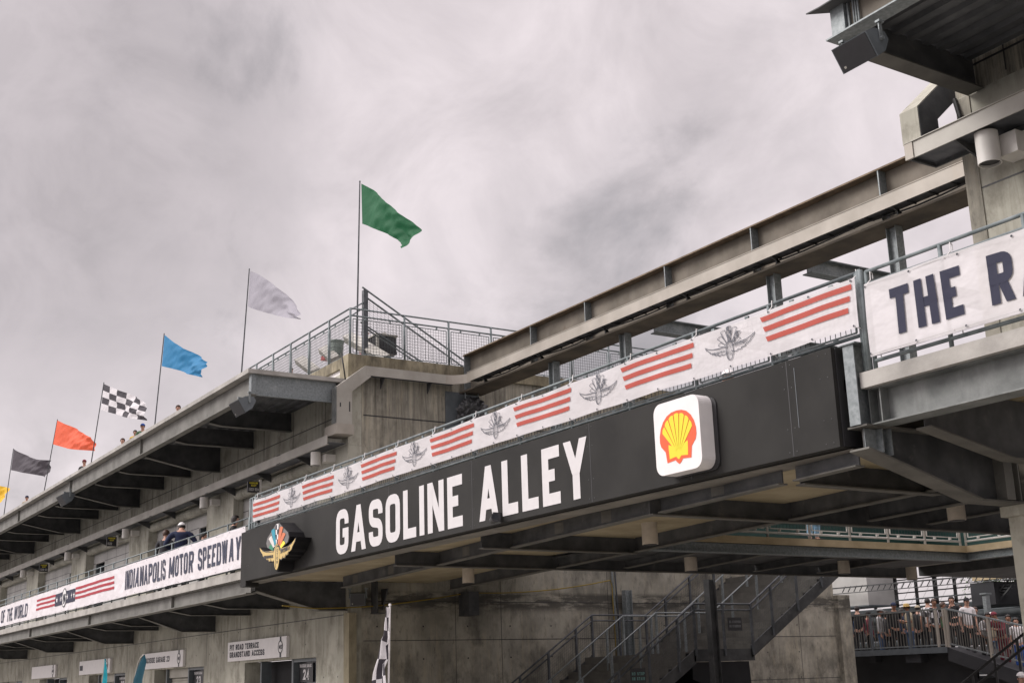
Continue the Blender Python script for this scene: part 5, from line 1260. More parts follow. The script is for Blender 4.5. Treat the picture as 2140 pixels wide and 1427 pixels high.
# cables
def cable(pts, r, mat, label, n=8):
    o = MB().tube(pts, r, 6).obj('cable', mat, origin=pts[0], smooth=True); return tag(o, label, 'cable')
w0 = on(1, YF + .3, 590, 1265); w1 = on(0, XE + .08, 725, 1269); w2 = on(0, XE + .10, 980, 1237); w3 = on(0, XE + .10, 1277, 1212)
pts = [w0, w0.lerp(w1, .5) + Vector((0, 0, -.04)), w1] + [on(0, XE + .10, 725 + (978 - 725) * k / 6, 1269 + (1238 - 1269) * (k / 6) ** 1.5) for k in range(1, 7)]
pts += [on(0, XE + .10, 978 + 297 * k / 8, 1238 + 2 * math.sin(math.pi * k / 8) - 26 * (k / 8) ** 2.2) for k in range(1, 9)]
pts += [on(0, XE + .10, 1277 + dx_, 1213 + dy_) for dx_, dy_ in ((2, 10), (5, 60), (9, 120), (11, 163))]
cable(pts, .014, 'cable_yellow', 'thin yellow cable looping along the stained wall under the bridge')
for i, (dx_, w, m_) in enumerate(((1.5, .028, 'galv'), (7.5, .02, 'rail_dark'))):
    a = on(0, XE + .06, 1277 + dx_, 1190); b = on(0, XE + .06, 1292 + dx_, 1376)
    tag(MB().tube([(XE + .06, a.y, 4.5), (XE + .06, b.y, b.z)], w, 8).obj('conduit', m_, origin=b), ['thick vertical conduit on the stained wall beside the yellow cable', 'thin vertical conduit on the stained wall right of the thick one'][i], 'conduit')
a = on(1, YW - .04, 714, 735); b = on(1, YW - .3, 722, 800)
cable([on(0, XE + .1, 713, 738), on(0, XE + .12, 718, 765), on(0, XE + .14, 722, 795)], .018, 'cable_black', 'black cable hanging down from the roof corner')
# ================================================================== PEOPLE
def skin_mesh(verts, edges, root, sub=2):
    me = bpy.data.meshes.new('skel'); me.from_pydata([v[:3] for v in verts], edges, [])
    ob = bpy.data.objects.new('skel', me); COL.objects.link(ob)
    md = ob.modifiers.new('skin', 'SKIN'); md.use_smooth_shade = True
    for i, v in enumerate(verts):
        sv = me.skin_vertices[0].data[i]; sv.radius = (v[3], v[4] if len(v) > 4 else v[3]); sv.use_root = (i == root)
    s = ob.modifiers.new('sub', 'SUBSURF'); s.levels = sub; s.render_levels = sub
    dg = bpy.context.evaluated_depsgraph_get(); dg.update()
    m = bpy.data.meshes.new_from_object(ob.evaluated_get(dg)); bpy.data.objects.remove(ob); bpy.data.meshes.remove(me)
    for p in m.polygons: p.use_smooth = True
    return m
# poses: joint table in metres for a 1.75 m person facing -Y (toward local -Y)
def pose(kind):
    J = dict(pel=(0, 0, .93), bel=(0, .01, 1.06), che=(0, .015, 1.28), nb=(0, .01, 1.44), nk=(0, -.005, 1.52),
             shL=(.185, .01, 1.41), shR=(-.185, .01, 1.41), elL=(.24, .03, 1.13), elR=(-.24, .03, 1.13), wrL=(.25, -.05, .88), wrR=(-.25, -.05, .88),
             hpL=(.095, 0, .90), hpR=(-.095, 0, .90), knL=(.10, -.01, .50), knR=(-.10, -.01, .50), anL=(.10, .03, .09), anR=(-.10, .03, .09), toL=(.115, -.13, .035), toR=(-.115, -.13, .035))
    if kind == 'lean':
        for k in ('bel',): J[k] = (0, -.05, 1.05)
        J['che'] = (0, -.17, 1.22); J['nb'] = (0, -.25, 1.36); J['nk'] = (0, -.30, 1.43)
        J['shL'] = (.185, -.24, 1.32); J['shR'] = (-.185, -.24, 1.32); J['elL'] = (.25, -.38, 1.10); J['elR'] = (-.25, -.38, 1.10); J['wrL'] = (.10, -.55, 1.12); J['wrR'] = (-.12, -.55, 1.12)
    if kind == 'akimbo':
        J['shL'] = (.22, .01, 1.42); J['shR'] = (-.22, .01, 1.42); J['elL'] = (.42, .06, 1.22); J['elR'] = (-.42, .06, 1.22); J['wrL'] = (.22, -.10, 1.08); J['wrR'] = (-.22, -.10, 1.08)
    if kind == 'akimbo': J['elL'] = (.36, .05, 1.18); J['elR'] = (-.36, .05, 1.18); J['shL'] = (.225, .03, 1.40); J['shR'] = (-.225, .03, 1.40); J['nk'] = (0, -.045, 1.50)
    if kind == 'hold':
        J['elL'] = (.26, -.03, 1.14); J['elR'] = (-.26, -.03, 1.14); J['wrL'] = (.08, -.27, 1.22); J['wrR'] = (-.08, -.25, 1.18)
    if kind == 'face':     # hand raised to the face
        J['elR'] = (-.24, -.14, 1.17); J['wrR'] = (-.08, -.20, 1.42); J['elL'] = (.25, -.05, 1.13); J['wrL'] = (.06, -.24, 1.10)
    return {k: Vector(v) for k, v in J.items()}
def body_mesh(J):
    V = []; E = []
    def add(p, r, r2=None, par=None):
        V.append((p.x, p.y, p.z, r, r2 or r)); i = len(V) - 1
        if par is not None: E.append((par, i))
        return i
    mid = lambda a, b, t: J[a].lerp(J[b], t)
    pel = add(J['pel'], .135, .105); bel = add(J['bel'], .125, .095, pel); che = add(J['che'], .150, .105, bel); nb = add(J['nb'], .085, .07, che); nk = add(J['nk'], .055, .055, nb)
    up_ = (J['nk'] - J['nb']).normalized()
    h0 = add(J['nk'] + up_ * .06 + Vector((0, -.012, 0)), .070, .080, nk); h1 = add(J['nk'] + up_ * .125 + Vector((0, -.012, 0)), .078, .098, h0); h2 = add(J['nk'] + up_ * .19 + Vector((0, 0, 0)), .066, .082, h1)
    fing = []
    for s in 'LR':
        sh = add(J['sh' + s], .062, .062, nb); m1 = add(mid('sh' + s, 'el' + s, .5), .048, .048, sh); el = add(J['el' + s], .040, .040, m1)
        m2 = add(mid('el' + s, 'wr' + s, .45), .038, .038, el); wr = add(J['wr' + s], .026, .030, m2)
        d = (J['wr' + s] - J['el' + s]).normalized(); side = d.cross(Vector((0, 0, 1)));
        if side.length < .2: side = Vector((0, 1, 0))
        side.normalize(); pal = add(J['wr' + s] + d * .06, .022, .034, wr)
        for k, (off, ln) in enumerate(((-.028, .062), (-.010, .075), (.009, .070), (.027, .055))):
            f0 = add(J['wr' + s] + d * .095 + side * off, .0095, .0095, pal); add(J['wr' + s] + d * (.095 + ln * .6) + side * off + Vector((0, 0, -.012)), .009, .009, f0)
        th = add(J['wr' + s] + d * .045 - side * .042, .011, .011, wr)
        hp = add(J['hp' + s] + Vector((0, 0, -.04)), .092, .088, pel); m3 = add(mid('hp' + s, 'kn' + s, .5), .078, .078, hp); kn = add(J['kn' + s], .056, .056, m3)
        m4 = add(mid('kn' + s, 'an' + s, .35), .055, .055, kn); an = add(J['an' + s], .038, .038, m4); add(J['to' + s], .034, .04, an)
    m = skin_mesh(V, E, 0, 1)
    # face: nose, ears, eyes on the head
    bm = bmesh.new(); bm.from_mesh(m); c = J['nk'] + up_ * .115 + Vector((0, -.012, 0))
    def blob(p, r, sc3):
        q = bmesh.ops.create_uvsphere(bm, u_segments=8, v_segments=6, radius=r)
        for v in q['verts']: v.co = Vector((v.co.x * sc3[0], v.co.y * sc3[1], v.co.z * sc3[2])) + p
        return q
    blob(c + Vector((0, -.098, -.005)), .016, (.8, 1.1, 1.3)); 
    for s in (-1, 1): blob(c + Vector((s * .078, .0, 0)), .02, (.45, .8, 1.3))
    n0 = len(bm.faces)
    for s in (-1, 1): blob(c + Vector((s * .030, -.086, .022)), .010, (1.2, .7, .6))
    blob(c + Vector((0, -.090, -.042)), .014, (1.7, .5, .35))
    bm.faces.ensure_lookup_table()
    for f in bm.faces[n0:]: f.material_index = 1
    bm.to_mesh(m); bm.free(); return m
def shirt_mesh(J, long=True):
    V = []; E = []
    def add(p, r, r2=None, par=None):
        V.append((p.x, p.y, p.z, r, r2 or r)); i = len(V) - 1
        if par is not None: E.append((par, i))
        return i
    pel = add(J['pel'] + Vector((0, 0, -.06)), .165, .13); bel = add(J['bel'], .150, .122, pel); che = add(J['che'], .178, .132, bel); nb = add(J['nb'] + Vector((0, 0, -.005)), .098, .085, che)
    for s in 'LR':
        sh = add(J['sh' + s], .080, .080, nb); m1 = add(J['sh' + s].lerp(J['el' + s], .55), .063, .063, sh)
        el = add(J['el' + s], .054, .054, m1) if long else add(J['sh' + s].lerp(J['el' + s], .8), .06, .06, m1)
        if long: add(J['el' + s].lerp(J['wr' + s], .5), .048, .048, el); add(J['el' + s].lerp(J['wr' + s], .93), .038, .038, len(V) - 1)
    return skin_mesh(V, E, 0, 1)
def legs_mesh(J):
    V = []; E = []
    def add(p, r, r2=None, par=None):
        V.append((p.x, p.y, p.z, r, r2 or r)); i = len(V) - 1
        if par is not None: E.append((par, i))
        return i
    pel = add(J['pel'] + Vector((0, 0, .02)), .148, .118)
    for s in 'LR':
        hp = add(J['hp' + s] + Vector((0, 0, -.06)), .106, .104, pel); kn = add(J['kn' + s], .072, .075, hp); add(J['an' + s] + Vector((0, 0, .02)), .058, .062, kn)
    return skin_mesh(V, E, 0, 1)
def head_center(J): return J['nk'] + (J['nk'] - J['nb']).normalized() * .135 + Vector((0, -.008, 0))
def cap_mesh(J, brim=True):
    c = head_center(J); bm = bmesh.new(); q = bmesh.ops.create_uvsphere(bm, u_segments=20, v_segments=12, radius=1)
    for v in q['verts']: v.co = Vector((v.co.x * .097, v.co.y * .119, v.co.z * .108))
    bmesh.ops.delete(bm, geom=[v for v in bm.verts if v.co.z < .012], context='VERTS')
    for v in bm.verts: v.co += c + Vector((0, .004, .012))
    if brim:
        vs = []; n = 12
        for k in range(n + 1):
            a = math.pi + math.pi * k / n; vs.append((math.cos(a) * .088, math.sin(a) * .095))
        a0 = [bm.verts.new(c + Vector((x, y, .03))) for x, y in vs]; a1 = [bm.verts.new(c + Vector((x * .8, y * 1.75, .012))) for x, y in vs]
        for k in range(n): bm.faces.new((a0[k], a0[k + 1], a1[k + 1], a1[k]))
    m = bpy.data.meshes.new('cap'); bm.to_mesh(m); bm.free()
    for p in m.polygons: p.use_smooth = True
    return m
def hat_mesh(J):
    c = head_center(J); mb = MB(); z = c.z
    mb.tube([(c.x, c.y, z + h) for h in (.015, .02, .025, .10, .125, .13)], [.19, .195, .105, .095, .075, .02], 20)
    m = bpy.data.meshes.new('hat'); m.from_pydata(mb.v, [], mb.f); return m
def hair_mesh(J, long=False, k=1.0):
    c = head_center(J); bm = bmesh.new(); q = bmesh.ops.create_uvsphere(bm, u_segments=20, v_segments=14, radius=1)
    for v in q['verts']:
        x, y, z_ = v.co; r = 1 + .04 * math.sin(x * 17 + z_ * 13) ; v.co = Vector((x * .092 * r, y * .110 * r + .010, z_ * .108 * r + .006))
        if v.co.y > -.02 and z_ < 0 and long: v.co.z -= .14 * -z_
    bmesh.ops.delete(bm, geom=[v for v in bm.verts if (v.co.y < -.045 and v.co.z < .045) or (v.co.z < -.055 and not long) or (v.co.z < -.02 and v.co.y < -.01)], context='VERTS')
    for v in bm.verts: v.co = v.co * k + c
    m = bpy.data.meshes.new('hair'); bm.to_mesh(m); bm.free()
    for p in m.polygons: p.use_smooth = True
    return m
def shoe_mesh(J):
    mb = MB()
    for s in 'LR':
        a = J['an' + s]; t_ = J['to' + s]; mb.tube([(a.x, a.y + .06, .045), (a.x, a.y, .055), (t_.x, t_.y + .04, .045), (t_.x, t_.y - .03, .032)], [.035, .048, .048, .03], 10)
    m = bpy.data.meshes.new('shoes'); m.from_pydata(mb.v, [], mb.f); return m
CACHE = {}
def cached(key, fn, *a):
    if key not in CACHE:
        CACHE[key] = fn(*a)
        if len(CACHE[key].materials) == 0: CACHE[key].materials.append(None); 
        if key[0] == 'body' and len(CACHE[key].materials) < 2: CACHE[key].materials.append(M['hair'])
    return CACHE[key]
def attach(name, me, mat, root):
    o = bpy.data.objects.new(name, me); COL.objects.link(o); o.parent = root
    o.material_slots[0].link = 'OBJECT'; o.material_slots[0].material = M[mat]
    return o
def person(loc, face, label, kind='stand', shirt='c_grey', pants='c_denim', head=('hair', 'hair'), height=1.75, skin='skin', long=True, group=None):
    """face: heading in degrees of the facing direction, measured from -Y counter-clockwise"""
    r = thing('person', loc, label, 'person', group); J = pose(kind)
    attach('body', cached(('body', kind), body_mesh, J), skin, r)
    if shirt == 'c_check' and ('shirtuv', kind) not in CACHE:
        m = shirt_mesh(J, False); uvl = m.uv_layers.new(name='UVMap')
        for l in m.loops:
            co = m.vertices[l.vertex_index].co; uvl.data[l.index].uv = ((math.atan2(co.x, -co.y) / math.pi) * .5 + .5 if abs(co.x) < .2 else co.x * 1.4, co.z)
        CACHE[('shirtuv', kind)] = m; m.materials.append(None)
    attach('shirt', CACHE[('shirtuv', kind)] if shirt == 'c_check' else cached(('shirt', kind, long), shirt_mesh, J, long), shirt, r)
    attach('trousers', cached(('legs', kind), legs_mesh, J), pants, r)
    attach('shoes', cached(('shoes', kind), shoe_mesh, J), 'c_black', r)
    ht, hm = head
    if ht == 'cap': attach('hair', cached(('hairS', kind), hair_mesh, J, False, .93), 'hair', r); attach('cap', cached(('cap', kind), cap_mesh, J), hm, r)
    elif ht == 'hat': attach('hair', cached(('hair', kind), hair_mesh, J), 'hair_brown', r); attach('hat', cached(('hat', kind), hat_mesh, J), hm, r)
    elif ht == 'long': attach('hair', cached(('hairL', kind), hair_mesh, J, True), hm, r)
    else: attach('hair', cached(('hair', kind), hair_mesh, J), hm, r)
    r.rotation_euler.z = math.radians(face); s = height / 1.75; r.scale = (s, s, s)
    return r
def by_head(axis, val, px, py, h):
    """feet position of a person whose head top is seen at the pixel, standing on plane"""
    p = on(axis, val, px, py); return Vector((p.x, p.y, p.z - h))
G1 = 'people on the left balcony'
def on_deck(px, py, z, h, dy=0):
    p = on(2, z + h, px, py); return Vector((p.x, p.y + dy, z))
person(by_head(1, 10.78, 380, 1086, 2.02), 250, 'person in a white cap and navy jacket seen from behind on the left balcony', 'akimbo', 'c_navy', 'c_charcoal', ('cap', 'c_white'), 2.02, group=G1)
person(by_head(1, 10.95, 347, 1107, 1.85), 235, 'dark-haired person in a charcoal shirt left of the white-capped one on the balcony', 'stand', 'c_charcoal', 'c_charcoal', ('hair', 'hair_brown'), 1.85, group=G1)
person(by_head(1, 11.3, 490, 1077, 1.74), 160, 'dark-haired person in black leaning near the corner of the left balcony', 'stand', 'c_black', 'c_black', ('long', 'hair'), 1.74, group=G1)
person(by_head(1, 11.0, 425, 1112, 1.5), 160, 'short dark-haired person mostly hidden by the INDIANAPOLIS banner', 'stand', 'c_black', 'c_black', ('hair', 'hair'), 1.5, group=G1)
# roof spectators
G2 = 'spectators above the roof edge'
for (px, py, sh, hd, lb, Y) in [(373, 847, 'c_charcoal', ('hair', 'hair_brown'), 'brown-haired spectator just right of the blue flagpole', 13.7), (299, 886, 'c_green', ('cap', 'c_blue'), 'spectator in a blue cap holding something yellow above the roof edge', 13.7),
                     (257, 916, 'c_grey', ('hair', 'hair_brown'), 'spectator whose head shows right of the checkered flagpole foot', 13.7), (177, 961, 'c_charcoal', ('cap', 'c_maroon'), 'spectator in a maroon cap left of the checkered flagpole', 13.7),
                     (57, 1036, 'c_khaki', ('cap', 'c_navy'), 'spectator in a dark cap near the left edge of the roof', 13.7)]:
    person(by_head(1, Y, px, py, 1.74), 60, lb, 'hold' if 'yellow' in lb else 'stand', sh, 'c_denim', hd, 1.74, group=G2)
person(by_head(1, 14.6, 761, 688, 1.7), 170, 'person with black hair and pink top behind the roof corner post', 'stand', 'c_pink', 'c_denim', ('long', 'hair'), 1.7, group=G2)
person(by_head(1, 13.5, 609, 769, 1.0), 60, 'reddish-haired child whose head shows over the end of the overhang', 'stand', 'c_red', 'c_denim', ('hair', 'hair_brown'), 1.0, group=G2)
person(by_head(1, 13.6, 283, 899, 1.5), 60, 'person in yellow left of the blue-capped spectator', 'stand', 'c_yellow', 'c_denim', ('hair', 'hair'), 1.5, group=G2)
# on the bridge, glimpsed below the banner
p = on(2, 6.45, 1482, 772); person(Vector((p.x, p.y, 4.765)), 100, 'person in a white cap glimpsed under the striped banner on the bridge', 'lean', 'c_navy', 'c_black', ('cap', 'c_white'), 1.7)
# on the walkway behind the opening
p = on(0, -18.0, 1702, 1120); person(Vector((-18.0, p.y, 4.16)), 90, 'person in pale blue trousers walking behind the mesh rail seen through the bridge opening', 'stand', 'c_white', 'c_lightblue', ('hair', 'hair'), 1.72)
# crowd on the platform
G3 = 'people standing on the platform behind the alley'
ZP = 2.36
crowd = [(1758, 1268, 34.0, 'c_white', 'c_black', ('hair', 'hair'), 'stand', 230, 'person in a white shirt with back turned at the left end of the platform', 1.72),
 (1790, 1266, 34.2, 'c_black', 'c_black', ('hair', 'hair'), 'stand', 220, 'dark-haired person in black beside the white shirt at the platform left end', 1.72),
 (1836, 1271, 34.1, 'c_grey', 'c_denim', ('cap', 'c_grey'), 'stand', 120, 'person in grey shirt and grey cap behind the platform railing', 1.74),
 (1866, 1259, 34.3, 'c_black', 'c_black', ('cap', 'c_navy'), 'stand', 60, 'person in black with a dark blue cap behind the platform railing', 1.8),
 (1896, 1262, 34.1, 'c_khaki', 'c_denim', ('hat', 'c_straw'), 'hold', -30, 'person in a straw hat behind the platform railing', 1.76),
 (1937, 1250, 34.4, 'c_check', 'c_black', ('hair', 'hair'), 'stand', 215, 'left person of the two in checkered shirts', 1.8),
 (1950, 1251, 34.0, 'c_check', 'c_black', ('hair', 'hair_brown'), 'stand', 60, 'right person of the two in checkered shirts', 1.8),
 (1987, 1246, 34.2, 'c_black', 'c_black', ('long', 'hair'), 'face', 40, 'person holding a hand to the face at the platform corner', 1.8),
 (2018, 1249, 33.6, 'c_white', 'c_black', ('cap', 'c_black'), 'stand', 60, 'person in white polo shirt and black cap by the sloping rail', 1.8),
 (2052, 1273, 33.6, 'c_grey', 'c_black', ('long', 'hair'), 'lean', 60, 'bent person in a patterned grey top behind the sloping rail', 1.7),
 (2088, 1271, 33.7, 'c_maroon', 'c_maroon', ('cap', 'c_maroon'), 'lean', 10, 'person in maroon leaning forward on the sloping rail', 1.76),
 (2122, 1290, 33.7, 'c_white', 'c_blue', ('hair', 'hair'), 'stand', 30, 'person in white at the right end of the sloping rail', 1.6)]
crowd += [(1772, 1282, 35.2, 'c_denim', 'c_black', ('hair', 'hair_brown'), 'stand', 240, 'person in blue denim jacket behind the pair at the platform left end', 1.66),
 (1812, 1277, 35.0, 'c_maroon', 'c_black', ('cap', 'c_black'), 'stand', 160, 'person in a dark red top and black cap left of the grey cap', 1.7),
 (1851, 1276, 35.1, 'c_charcoal', 'c_black', ('long', 'hair'), 'stand', 225, 'long-haired person in charcoal between the grey cap and the blue cap', 1.68),
 (1881, 1272, 35.2, 'c_navy', 'c_black', ('hair', 'hair'), 'stand', 170, 'person in navy between the blue cap and the straw hat', 1.7),
 (1916, 1265, 35.0, 'c_black', 'c_black', ('cap', 'c_khaki'), 'stand', 200, 'person in black and khaki cap between the straw hat and the checkered shirts', 1.74),
 (1968, 1258, 35.2, 'c_green', 'c_black', ('hair', 'hair_brown'), 'stand', 110, 'person in dark green right behind the checkered shirts', 1.74),
 (2003, 1262, 35.0, 'c_charcoal', 'c_black', ('hair', 'hair'), 'stand', 70, 'person in charcoal behind the white polo shirt', 1.72),
 (2036, 1268, 35.0, 'c_black', 'c_black', ('hair', 'hair_brown'), 'stand', 60, 'person in black between the white polo and the bent figure', 1.7),
 (2070, 1280, 35.0, 'c_khaki', 'c_denim', ('cap', 'c_white'), 'stand', 45, 'person in khaki and a white cap behind the maroon one', 1.68),
 (2106, 1284, 35.0, 'c_charcoal', 'c_black', ('hair', 'hair'), 'stand', 30, 'person in charcoal right of the maroon one', 1.7)]
for (px, py, Y, sh, pa, hd, kd, fc, lb, h) in crowd:
    person(by_head(1, Y, px, py, h), fc, lb, kd, sh, pa, hd, h, group=G3, skin='skin' if px % 3 else 'skin_dark', long=sh not in ('c_white', 'c_khaki'))
p = on(1, 22, 2132, 1405); person(Vector((p.x, 22, p.z - 1.7)), 60, 'person in a pale cap cut off by the bottom right corner', 'stand', 'c_white', 'c_black', ('cap', 'c_white'), 1.7)
# ================================================================== WALKWAY SEEN THROUGH THE BRIDGE
WK = thing('rear_walkway', (-17.5, 18, 4.0), 'steel-edged walkway turning a corner behind the opening of the bridge', 'walkway')
MB().box(-20.6, -17.44, 14.1, 22.3, 4.05, 4.15).box(-20.6, -9.35, 22.301, 24.5, 4.05, 4.15).obj('deck_slab', 'concrete_pale', WK)
MB().box(-17.439, -17.42, 14.1, 22.27, 4.02, 4.155).box(-17.44, -9.35, 22.27, 22.30, 4.02, 4.155).obj('timber_edge', 'wood', WK)
MB().box(-17.51, -17.49, 14.0, 22.38, 3.86, 4.018).box(-17.60, -17.40, 14.0, 22.36, 3.842, 3.86).box(-17.49, -9.35, 22.36, 22.38, 3.88, 4.018).box(-17.40, -9.35, 22.28, 22.46, 3.862, 3.88).obj('edge_beam', 'galv', WK)
railing('mesh railing along the side walkway behind the bridge opening', (-17.5, 14.6), (-17.5, 22.2), 4.15, fr_(7), [1.1, .98, .10], mesh=(.18, .92), pitch=.085, mat='fixture')
railing('mesh railing along the rear walkway behind the bridge opening', (-17.45, 22.32), (-9.4, 22.32), 4.15, fr_(7), [1.1, .98, .10], mesh=(.18, .92), pitch=.085, mat='fixture')
MB().box(-20.6, -9.35, 24.51, 28.2, 3.84, 4.7).obj('rear_soffit', 'galv_dark', WK)
# tall dark green enclosure panels behind the walkway railing
tag(MB().box(-20.4, -20.3, 15.0, 24.29, 4.16, 6.6).box(-20.5, -10.0, 24.3, 24.4, 4.31, 6.6).obj('screen_wall', 'darkgreen', origin=(-20.4, 15, 4.3)), 'dark green screen wall behind the walkway railing', 'wall')
MB().box(-20.29, -20.2, 16.9, 17.0, 4.31, 6.6).obj('screen_post', 'rail', None)
_o = [o for o in COL.objects if o.name == 'screen_post'][0]; tag(_o, 'pale post in front of the green screen wall behind the walkway', 'post')

# ================================================================== STAIRS UNDER THE BRIDGE
ST = thing('staircase', (-25, 20, 0), 'wide dark steel staircase with a landing rising beside the stained wall under the bridge', 'staircase')
X0, X1 = -26.95, -22.95
yl0, yl1, zl = 19.45, 21.2, 2.25
slope = .655
def flight(y0, z0, y1, z1, nm):
    n = int(round((z1 - z0) / .17)); mb = MB()
    for i in range(n):
        ya = y0 + (y1 - y0) * i / n; za = z0 + (z1 - z0) * (i + 1) / n
        mb.box(X0 + .03, X1 - .03, ya, ya + (y1 - y0) / n + .02, za - .03, za); mb.box(X0 + .03, X1 - .03, ya, ya + .008, za - (z1 - z0) / n, za - .031)
    mb.obj('treads', 'flange_dark', ST)
    for x in (X0, X1): MB().prism([(y0 - .05, z0 - .16), (y0 - .05, z0 + .12), (y1, z1 + .06), (y1, z1 - .26)], 0, x - .02, x + .02).obj('stringer', 'galv_dark', ST)
    MB().add([(X0 + .03, y0 + .05, z0 - .14), (X1 - .03, y0 + .05, z0 - .14), (X1 - .03, y1 + .05, z1 - .24), (X0 + .03, y1 + .05, z1 - .24)], [(0, 1, 2, 3)]).obj('underside', 'galv_dark', ST)
yb0 = yl0 - zl / slope
flight(yb0, 0, yl0, zl, 'lower'); yt1 = yl1 + (4.3 - zl) / slope; flight(yl1, zl, yt1, 4.3, 'upper')
MB().box(X0, X1, yl0, yl1, zl - .03, zl).box(X0, X1 + .01, yl0, yl0 + .02, zl - .2, zl - .031).box(X1 - .02, X1 + .02, yl0 - .05, yl1 + .05, zl - .22, zl + .05).obj('landing', 'galv_dark', ST)
MB().prism([(yl0 + .1, zl - .23), (yl1 + .1, zl - .23), (yl1 + .2, .0), (yl1 - .3, 0), (yl0 + .9, zl - .9), (yl0 + .1, zl - .6)], 0, X1 - .3, X1 - .25).obj('landing_support', 'darkpanel', ST)
MB().box(X0 + .2, X1 - .32, yl1 + .05, yl1 + .15, 0, zl - .24).obj('landing_wall', 'darkpanel', ST)
# sloping rails: outer pair with mesh, two centre handrails
def stair_rail(x, off, h, par, mat, r=.022, meshp=False, posts=True, second=True):
    P0 = Vector((x, yb0, 0)); P1 = Vector((x, yl0, zl)); P2 = Vector((x, yl1, zl)); P3 = Vector((x, yt1, 4.3)); up_ = Vector((0, 0, h))
    MB().tube([P0 + up_, P1 + up_, P2 + up_, P3 + up_], r, 8).obj('handrail', mat, par, smooth=True)
    if second: MB().tube([P + up_ - Vector((0, 0, .14)) for P in (P0, P1, P2, P3)], r * .9, 8).obj('handrail', mat, par, smooth=True)
    if posts:
        pp = [P0.lerp(P1, f) for f in (.1, .35, .6, .85)] + [P1, P1.lerp(P2, .5), P2] + [P2.lerp(P3, f) for f in (.22, .5, .78)]
        for p in pp: MB().bar(p - Vector((0, 0, .1)), p + up_, .05, .05, upv=(1, 0, 0)).obj('post', mat, par)
    if meshp:
        mb = MB()
        for (A, B) in ((P0, P1), (P1, P2), (P2, P3)):
            L = (B - A).length; n = int(L / .075)
            for k in range(1, n): p = A.lerp(B, k / n); mb.bar(p + Vector((0, 0, .1)), p + Vector((0, 0, h - .18)), .003, .003, upv=(1, 0, 0))
            for k in range(1, 11): z = .1 + (h - .28) * k / 11; mb.bar(A + Vector((0, 0, z)), B + Vector((0, 0, z)), .003, .003, upv=(1, 0, 0))
        mb.obj('mesh_infill', 'rail_dark', par)
SR = thing('stair_railing', (X1, yb0, 0), 'near side mesh railing of the staircase', 'railing', 'stair railings'); stair_rail(X1 + .04, 0, 1.07, SR, 'rail_dark', .026, True)
SR2 = thing('stair_railing', (X0, yb0, 0), 'mesh railing of the staircase against the stained wall', 'railing', 'stair railings'); stair_rail(X0 + .04, 0, 1.05, SR2, 'rail_dark', .022, True)
SR3 = thing('stair_railing', (-25.6, yb0, 0), 'left centre handrail of the staircase, paler than the mesh railings', 'railing', 'stair railings'); stair_rail(-25.6, 0, .95, SR3, 'galv', .02, False, True, False)
SR4 = thing('stair_railing', (-24.3, yb0, 0), 'right centre handrail of the staircase, paler than the mesh railings', 'railing', 'stair railings'); stair_rail(-24.3, 0, .95, SR4, 'galv', .02, False, True, False)
def column(px, X, z1, label, w=.10, mat='galv_dark'):
    y = on(0, X, px, 1280).y
    t = thing('steel_column', (X, y, 0), label, 'column')
    MB().box(X - .01, X + .01, y - w / 2, y + w / 2, 0.02, z1).box(X - w / 2, X + w / 2, y - w / 2 - .012, y - w / 2, 0.02, z1).box(X - w / 2, X + w / 2, y + w / 2, y + w / 2 + .012, 0.02, z1).obj('shaft', mat, t)
    MB().box(X - .15, X + .15, y - .15, y + .15, 0.001, .02).obj('base_plate', mat, t)
column(1487, -22.6, 3.85, 'dark steel column in front of the stairs under the bridge', .18)
column(1312, XE + .15, 3.95, 'grey steel column against the stained wall beside the conduits', .18, 'galv')
def board(px, py, w, h, X, lines, cols, label):
    q = on(0, X, px, py); t = thing('notice_board', (X, q.y - w / 2, q.z - h / 2), label, 'sign', 'black notice boards on the stair railing')
    MB().box(X - .015, X, q.y - w / 2, q.y + w / 2, q.z - h / 2, q.z + h / 2).obj('panel', 'black', t)
    f = lambda u, v, o: (X + .003 + o, u, v); 
    for i, s in enumerate(lines):
        mb = MB(); text(mb, s, f, h * .20, .05, .016, .014, q.y - w * .42, q.z + h * (.06 - .32 * i), fit=w * .84); mb.obj('lettering', cols[i], t)
M['signgreen'] = plain('green_grey_print', (0.12, 0.25, 0.23), .6)
M['signgrey'] = plain('grey_print', (0.16, 0.165, 0.17), .6)
board(1536, 1303, .42, .30, X1 + .10, ['NO STOPPING', 'OR STANDING'], ['signgrey', 'signgrey'], 'black notice reading NO STOPPING OR STANDING on the upper part of the stair railing')
board(1334, 1412, .42, .33, X1 + .10, ['NO STOP', 'ON STAIR'], ['signgreen', 'signgreen'], 'black notice with green lettering low on the stair railing at the bottom of the photo')

# ================================================================== PLATFORM WITH THE CROWD
PF = thing('spectator_platform', (-26, 33, 0), 'dark raised platform carrying the standing crowd behind the alley', 'platform')
pe0 = on(1, 33.0, 1740, 1366); pe1 = on(1, 33.0, 1984, 1352); pe2 = on(1, 33.0, 2180, 1420)
zt = 2.34
MB().box(-33.5, pe1.x, 32.9, 37, zt - .14, zt).obj('deck', 'darkpanel', PF)
mb = MB(); mb.prism([(pe1.x, zt - .4), (pe1.x, zt), (pe2.x, 1.35), (pe2.x, .9)], 1, 32.9, 36); mb.obj('ramp', 'darkpanel', PF)
MB().box(-33.5, pe1.x + .6, 33.4, 33.5, 0, zt - .15).box(pe1.x + .61, -15, 33.41, 33.5, 0, 1.4).box(-30.2, -29.9, 33.0, 33.3, zt - .36, zt - .15).box(-28.6, -28.0, 32.95, 33.3, zt - .42, zt - .15).obj('skirt', 'darkpanel', PF)
MB().box(-33.5, pe1.x, 32.88, 32.9, zt - .16, zt + .02).obj('edge_angle', 'frame_grey', PF)
RP = thing('platform_railing', (-33, 33, zt), 'grey picket railing level along the crowd platform', 'railing')
